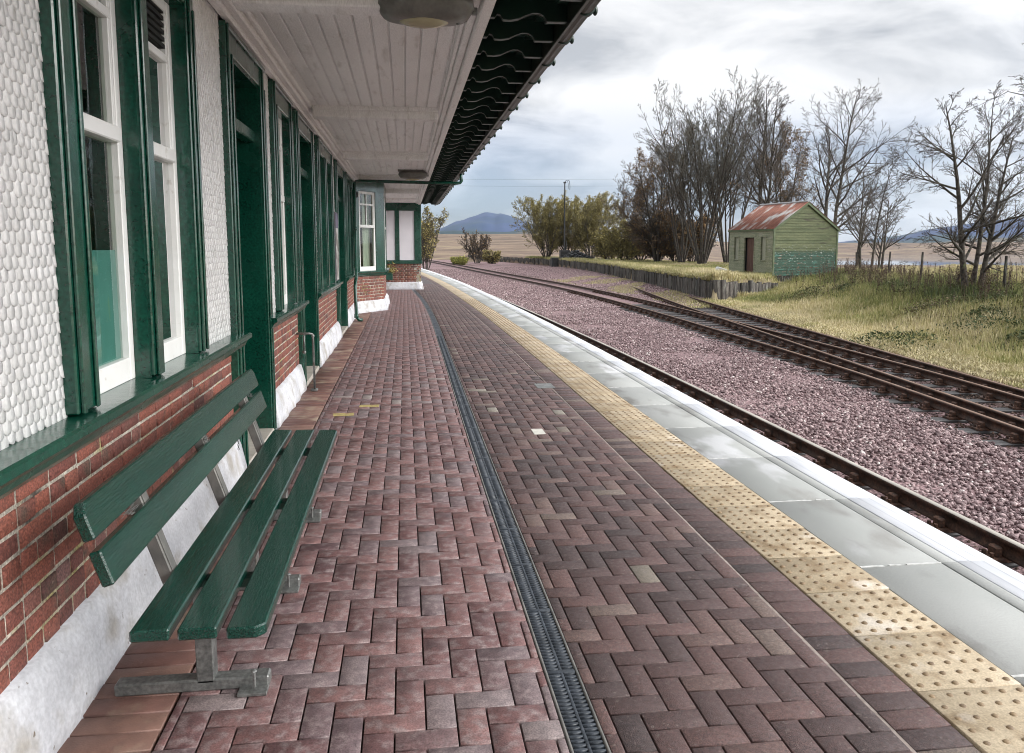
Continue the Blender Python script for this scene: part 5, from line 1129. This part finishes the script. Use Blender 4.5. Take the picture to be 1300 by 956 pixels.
def grass():
    # bank to the right of the siding
    n = 230000; y = 9 + 36 * rng.uniform(0, 1, n) ** 1.15; dx = .95 + 17 * rng.uniform(0, 1, n) ** 1.1; x = SIDR(y) + dx
    k = ((y < 36.2) | (x > WALLX(np.clip(y, 36.3, 150)) + .1)) ; x, y, dx = x[k], y[k], dx[k]
    inhut = (np.abs((x - 20.8) * .98 + (y - 41.6) * .2) < 2.1) & (np.abs(-(x - 20.8) * .2 + (y - 41.6) * .98) < 2.1); x, y, dx = x[~inhut], y[~inhut], dx[~inhut]
    c = fb(x, y, .55, 3, 4); c2 = fb(x, y, 2.2, 2, 9)
    edge = sm(.8, 2.2, dx); H = (.05 + .16 * edge + .24 * sm(2.0, 6.5, dx) * (0.6 + .5 * c2.clip(-.6, 1))) * rng.uniform(.5, 1.25, len(x))
    band = sm(5.0, 6.5, dx) * (1 - sm(9, 11, dx)); straw = .60 + .30 * c + .14 * c2 - .38 * band + .25 * (1 - edge) + rng.normal(0, .16, len(x))
    keep = (dx > 1.6) | (rng.uniform(0, 1, len(x)) < sm(.9, 1.7, dx) * .8 + .12)
    P = np.stack([x, y, terrain(x, y) - .02], 1)[keep]
    blades(P, H[keep], np.full(keep.sum(), .007), np.clip(straw[keep], 0, 1), 'grass', 'rough green and straw coloured grass on the bank right of the siding')
    n = 45000; y = 9 + 28 * rng.uniform(0, 1, n) ** 1.2; dx = rng.uniform(.62, 2.3, n); x = SIDR(y) + dx; k = y < 36.2; x, y, dx = x[k], y[k], dx[k]; n = len(x)
    blades(np.stack([x, y, np.maximum(terrain(x, y), -1.05) - .01], 1), rng.uniform(.03, .13, n), np.full(n, .009), np.clip(rng.normal(.80, .13, n) - .2 * (fb(x, y, 1.5, 2, 3) > .5), 0, 1), 'dry_grass', 'short trodden straw coloured grass along the outer rail of the siding', lean=1.3)
    # mound behind the sleeper wall
    n = 120000; y = 36.6 + 75 * rng.uniform(0, 1, n) ** 1.7; x = WALLX(y) + .1 + (14 * rng.uniform(0, 1, n) ** 1.2)
    inhut = (np.abs((x - 20.8) * .98 + (y - 41.6) * .2) < 2.1) & (np.abs(-(x - 20.8) * .2 + (y - 41.6) * .98) < 2.1); x, y = x[~inhut], y[~inhut]
    dd = x - WALLX(y); fr = 1 - sm(.8, 3.2, dd); H = (.10 + .24 * fr) * rng.uniform(.5, 1.3, len(x)) * (1 + .3 * sm(50, 36, y)); c = fb(x, y, .35, 3, 11)
    st = np.clip(.50 + .28 * fr * sm(75, 50, y) + .2 * c + rng.normal(0, .13, len(x)), 0, 1)
    blades(np.stack([x, y, terrain(x, y) - .02], 1), H, np.full(len(x), .012), st, 'grass', 'pale tufted grass covering the mound above the sleeper wall')
    n = 26000; y = 36.8 + 60 * rng.uniform(0, 1, n) ** 1.5; x = WALLX(y) + rng.uniform(-.02, .35, n)
    blades(np.stack([x, y, np.full(n, -.06)], 1), rng.uniform(.12, .42, n), np.full(n, .011), np.clip(rng.normal(.62, .18, n), 0, 1), 'grass', 'long pale grass hanging over the top of the sleeper wall', lean=.9)
    # grass creeping over the siding
    n = 16000; y = 33 + 30 * rng.uniform(0, 1, n); x = off(MAINL, 2.6)(y) + rng.uniform(0, 1, n) * np.maximum(WALLX(np.clip(y, 36.3, 150)) - .1 - off(MAINL, 2.6)(y), .1); c = fb(x, y, .8, 2, 2); k = c > .0; x, y = x[k], y[k]
    z = np.maximum(terrain(x, y), -1.06 + .26 * sm(.8, 3.5, x - off(MAINL, 2.4)(y)))
    blades(np.stack([x, y, z - .02], 1), rng.uniform(.04, .13, len(x)), np.full(len(x), .010), np.clip(rng.normal(.62, .15, len(x)), 0, 1), 'grass', 'sparse dry grass creeping over the old siding')
    # moor grass past the fence
    n = 60000; y = 20 + 65 * rng.uniform(0, 1, n) ** 1.3; x = .62 * y + 7 + rng.uniform(0, 28, n); P = np.stack([x, y, terrain(x, y) - .02], 1)
    blades(P, rng.uniform(.12, .34, n), np.full(n, .010), np.clip(rng.normal(.74, .1, n), 0, 1), 'moor_grass', 'dry tawny moor grass beyond the fence')
grass()
def scrub():
    n = 70000; k = 46; cy = rng.uniform(13, 35, k); cx = SIDR(cy) + rng.normal(6.6, 1.3, k); cx = np.where(cy > 34, cx + 3, cx); q = rng.integers(0, k, n); rad = rng.uniform(.35, 1.0, k)
    x = cx[q] + rng.normal(0, 1, n) * rad[q] * .8; y = cy[q] + rng.normal(0, 1, n) * rad[q]; d2 = ((x - cx[q]) ** 2 + (y - cy[q]) ** 2) / rad[q] ** 2
    h = (.18 + .38 * rad[q]) * np.exp(-d2 * .6) * (.6 + .4 * fb(x, y, 3.0, 2, 6)); P = np.stack([x, y, terrain(x, y) + np.maximum(h, .02) * rng.uniform(.1, 1.15, n)], 1)
    d = rng.normal(0, .024, (n, 2, 3)); V = np.stack([P, P + d[:, 0], P + d[:, 0] + d[:, 1], P + d[:, 1]], 1).reshape(-1, 3); tone = rng.uniform(0, 1, k)[q]
    link('scrub', npmesh('scrub', V, [np.arange(n * 4).reshape(-1, 4)], rnd=np.repeat(np.clip(tone * .7 + rng.normal(.15, .15, n), 0, 1), 4)), SCRUBM, kind='stuff', label='dark green and brown bramble scrub growing in low mounds along the bank', cat='scrub')
scrub()
def weeds():
    n = 900; y = 13 + 27 * rng.uniform(0, 1, n) ** .9; dx = rng.normal(7.6, 1.3, n); x = SIDR(y) + dx; k = (y < 35.5) | (x > 18.5); x, y = x[k], y[k]; n = len(x); H = rng.uniform(.45, .95, n)
    inhut = (np.abs((x - 20.8) * .98 + (y - 41.6) * .2) < 2.1) & (np.abs(-(x - 20.8) * .2 + (y - 41.6) * .98) < 2.1); x, y, H = x[~inhut], y[~inhut], H[~inhut]; n = len(x)
    P = np.stack([x, y, terrain(x, y)], 1); tp = P + np.stack([rng.normal(0, .07, n), rng.normal(0, .07, n), H], 1)
    V, F = tubes_np(np.stack([P, (P + tp) / 2 + rng.normal(0, .01, (n, 3)), tp], 1), np.tile([.007, .006, .004], (n, 1)), 3)
    m = n * 26; q = rng.integers(0, n, m); t = rng.uniform(.35, 1, m)[:, None]; c = P[q] * (1 - t) + tp[q] * t + rng.normal(0, .025, (m, 3)); d = rng.normal(0, .016, (m, 2, 3))
    LV = np.stack([c, c + d[:, 0], c + d[:, 0] + d[:, 1], c + d[:, 1]], 1).reshape(-1, 3); LF = np.arange(m * 4).reshape(-1, 4) + len(V)
    link('dead_weeds', npmesh('dead_weeds', np.concatenate([V, LV]), [np.concatenate([F, LF])]), WEED, kind='stuff', label='dark dead dock and willowherb stems along the top of the bank', cat='weeds')
weeds()

# ------------------------------------------------------------------ haze
def haze():
    b = MB(); b.box(-2500, 9000, -400, 8600, -16, 420)
    m = bpy.data.materials.new('haze_air'); m.use_nodes = True; N = m.node_tree.nodes; L = m.node_tree.links; N.remove(N['Principled BSDF'])
    v = N.new('ShaderNodeVolumePrincipled'); v.inputs['Color'].default_value = (0.55, 0.74, 1, 1); v.inputs['Density'].default_value = 0.00004; v.inputs['Anisotropy'].default_value = 0.1
    L.new(v.outputs[0], N['Material Output'].inputs['Volume'])
    b.out('haze', m, kind='stuff', label='thin bluish air that fades the far mountains', cat='haze')
haze()
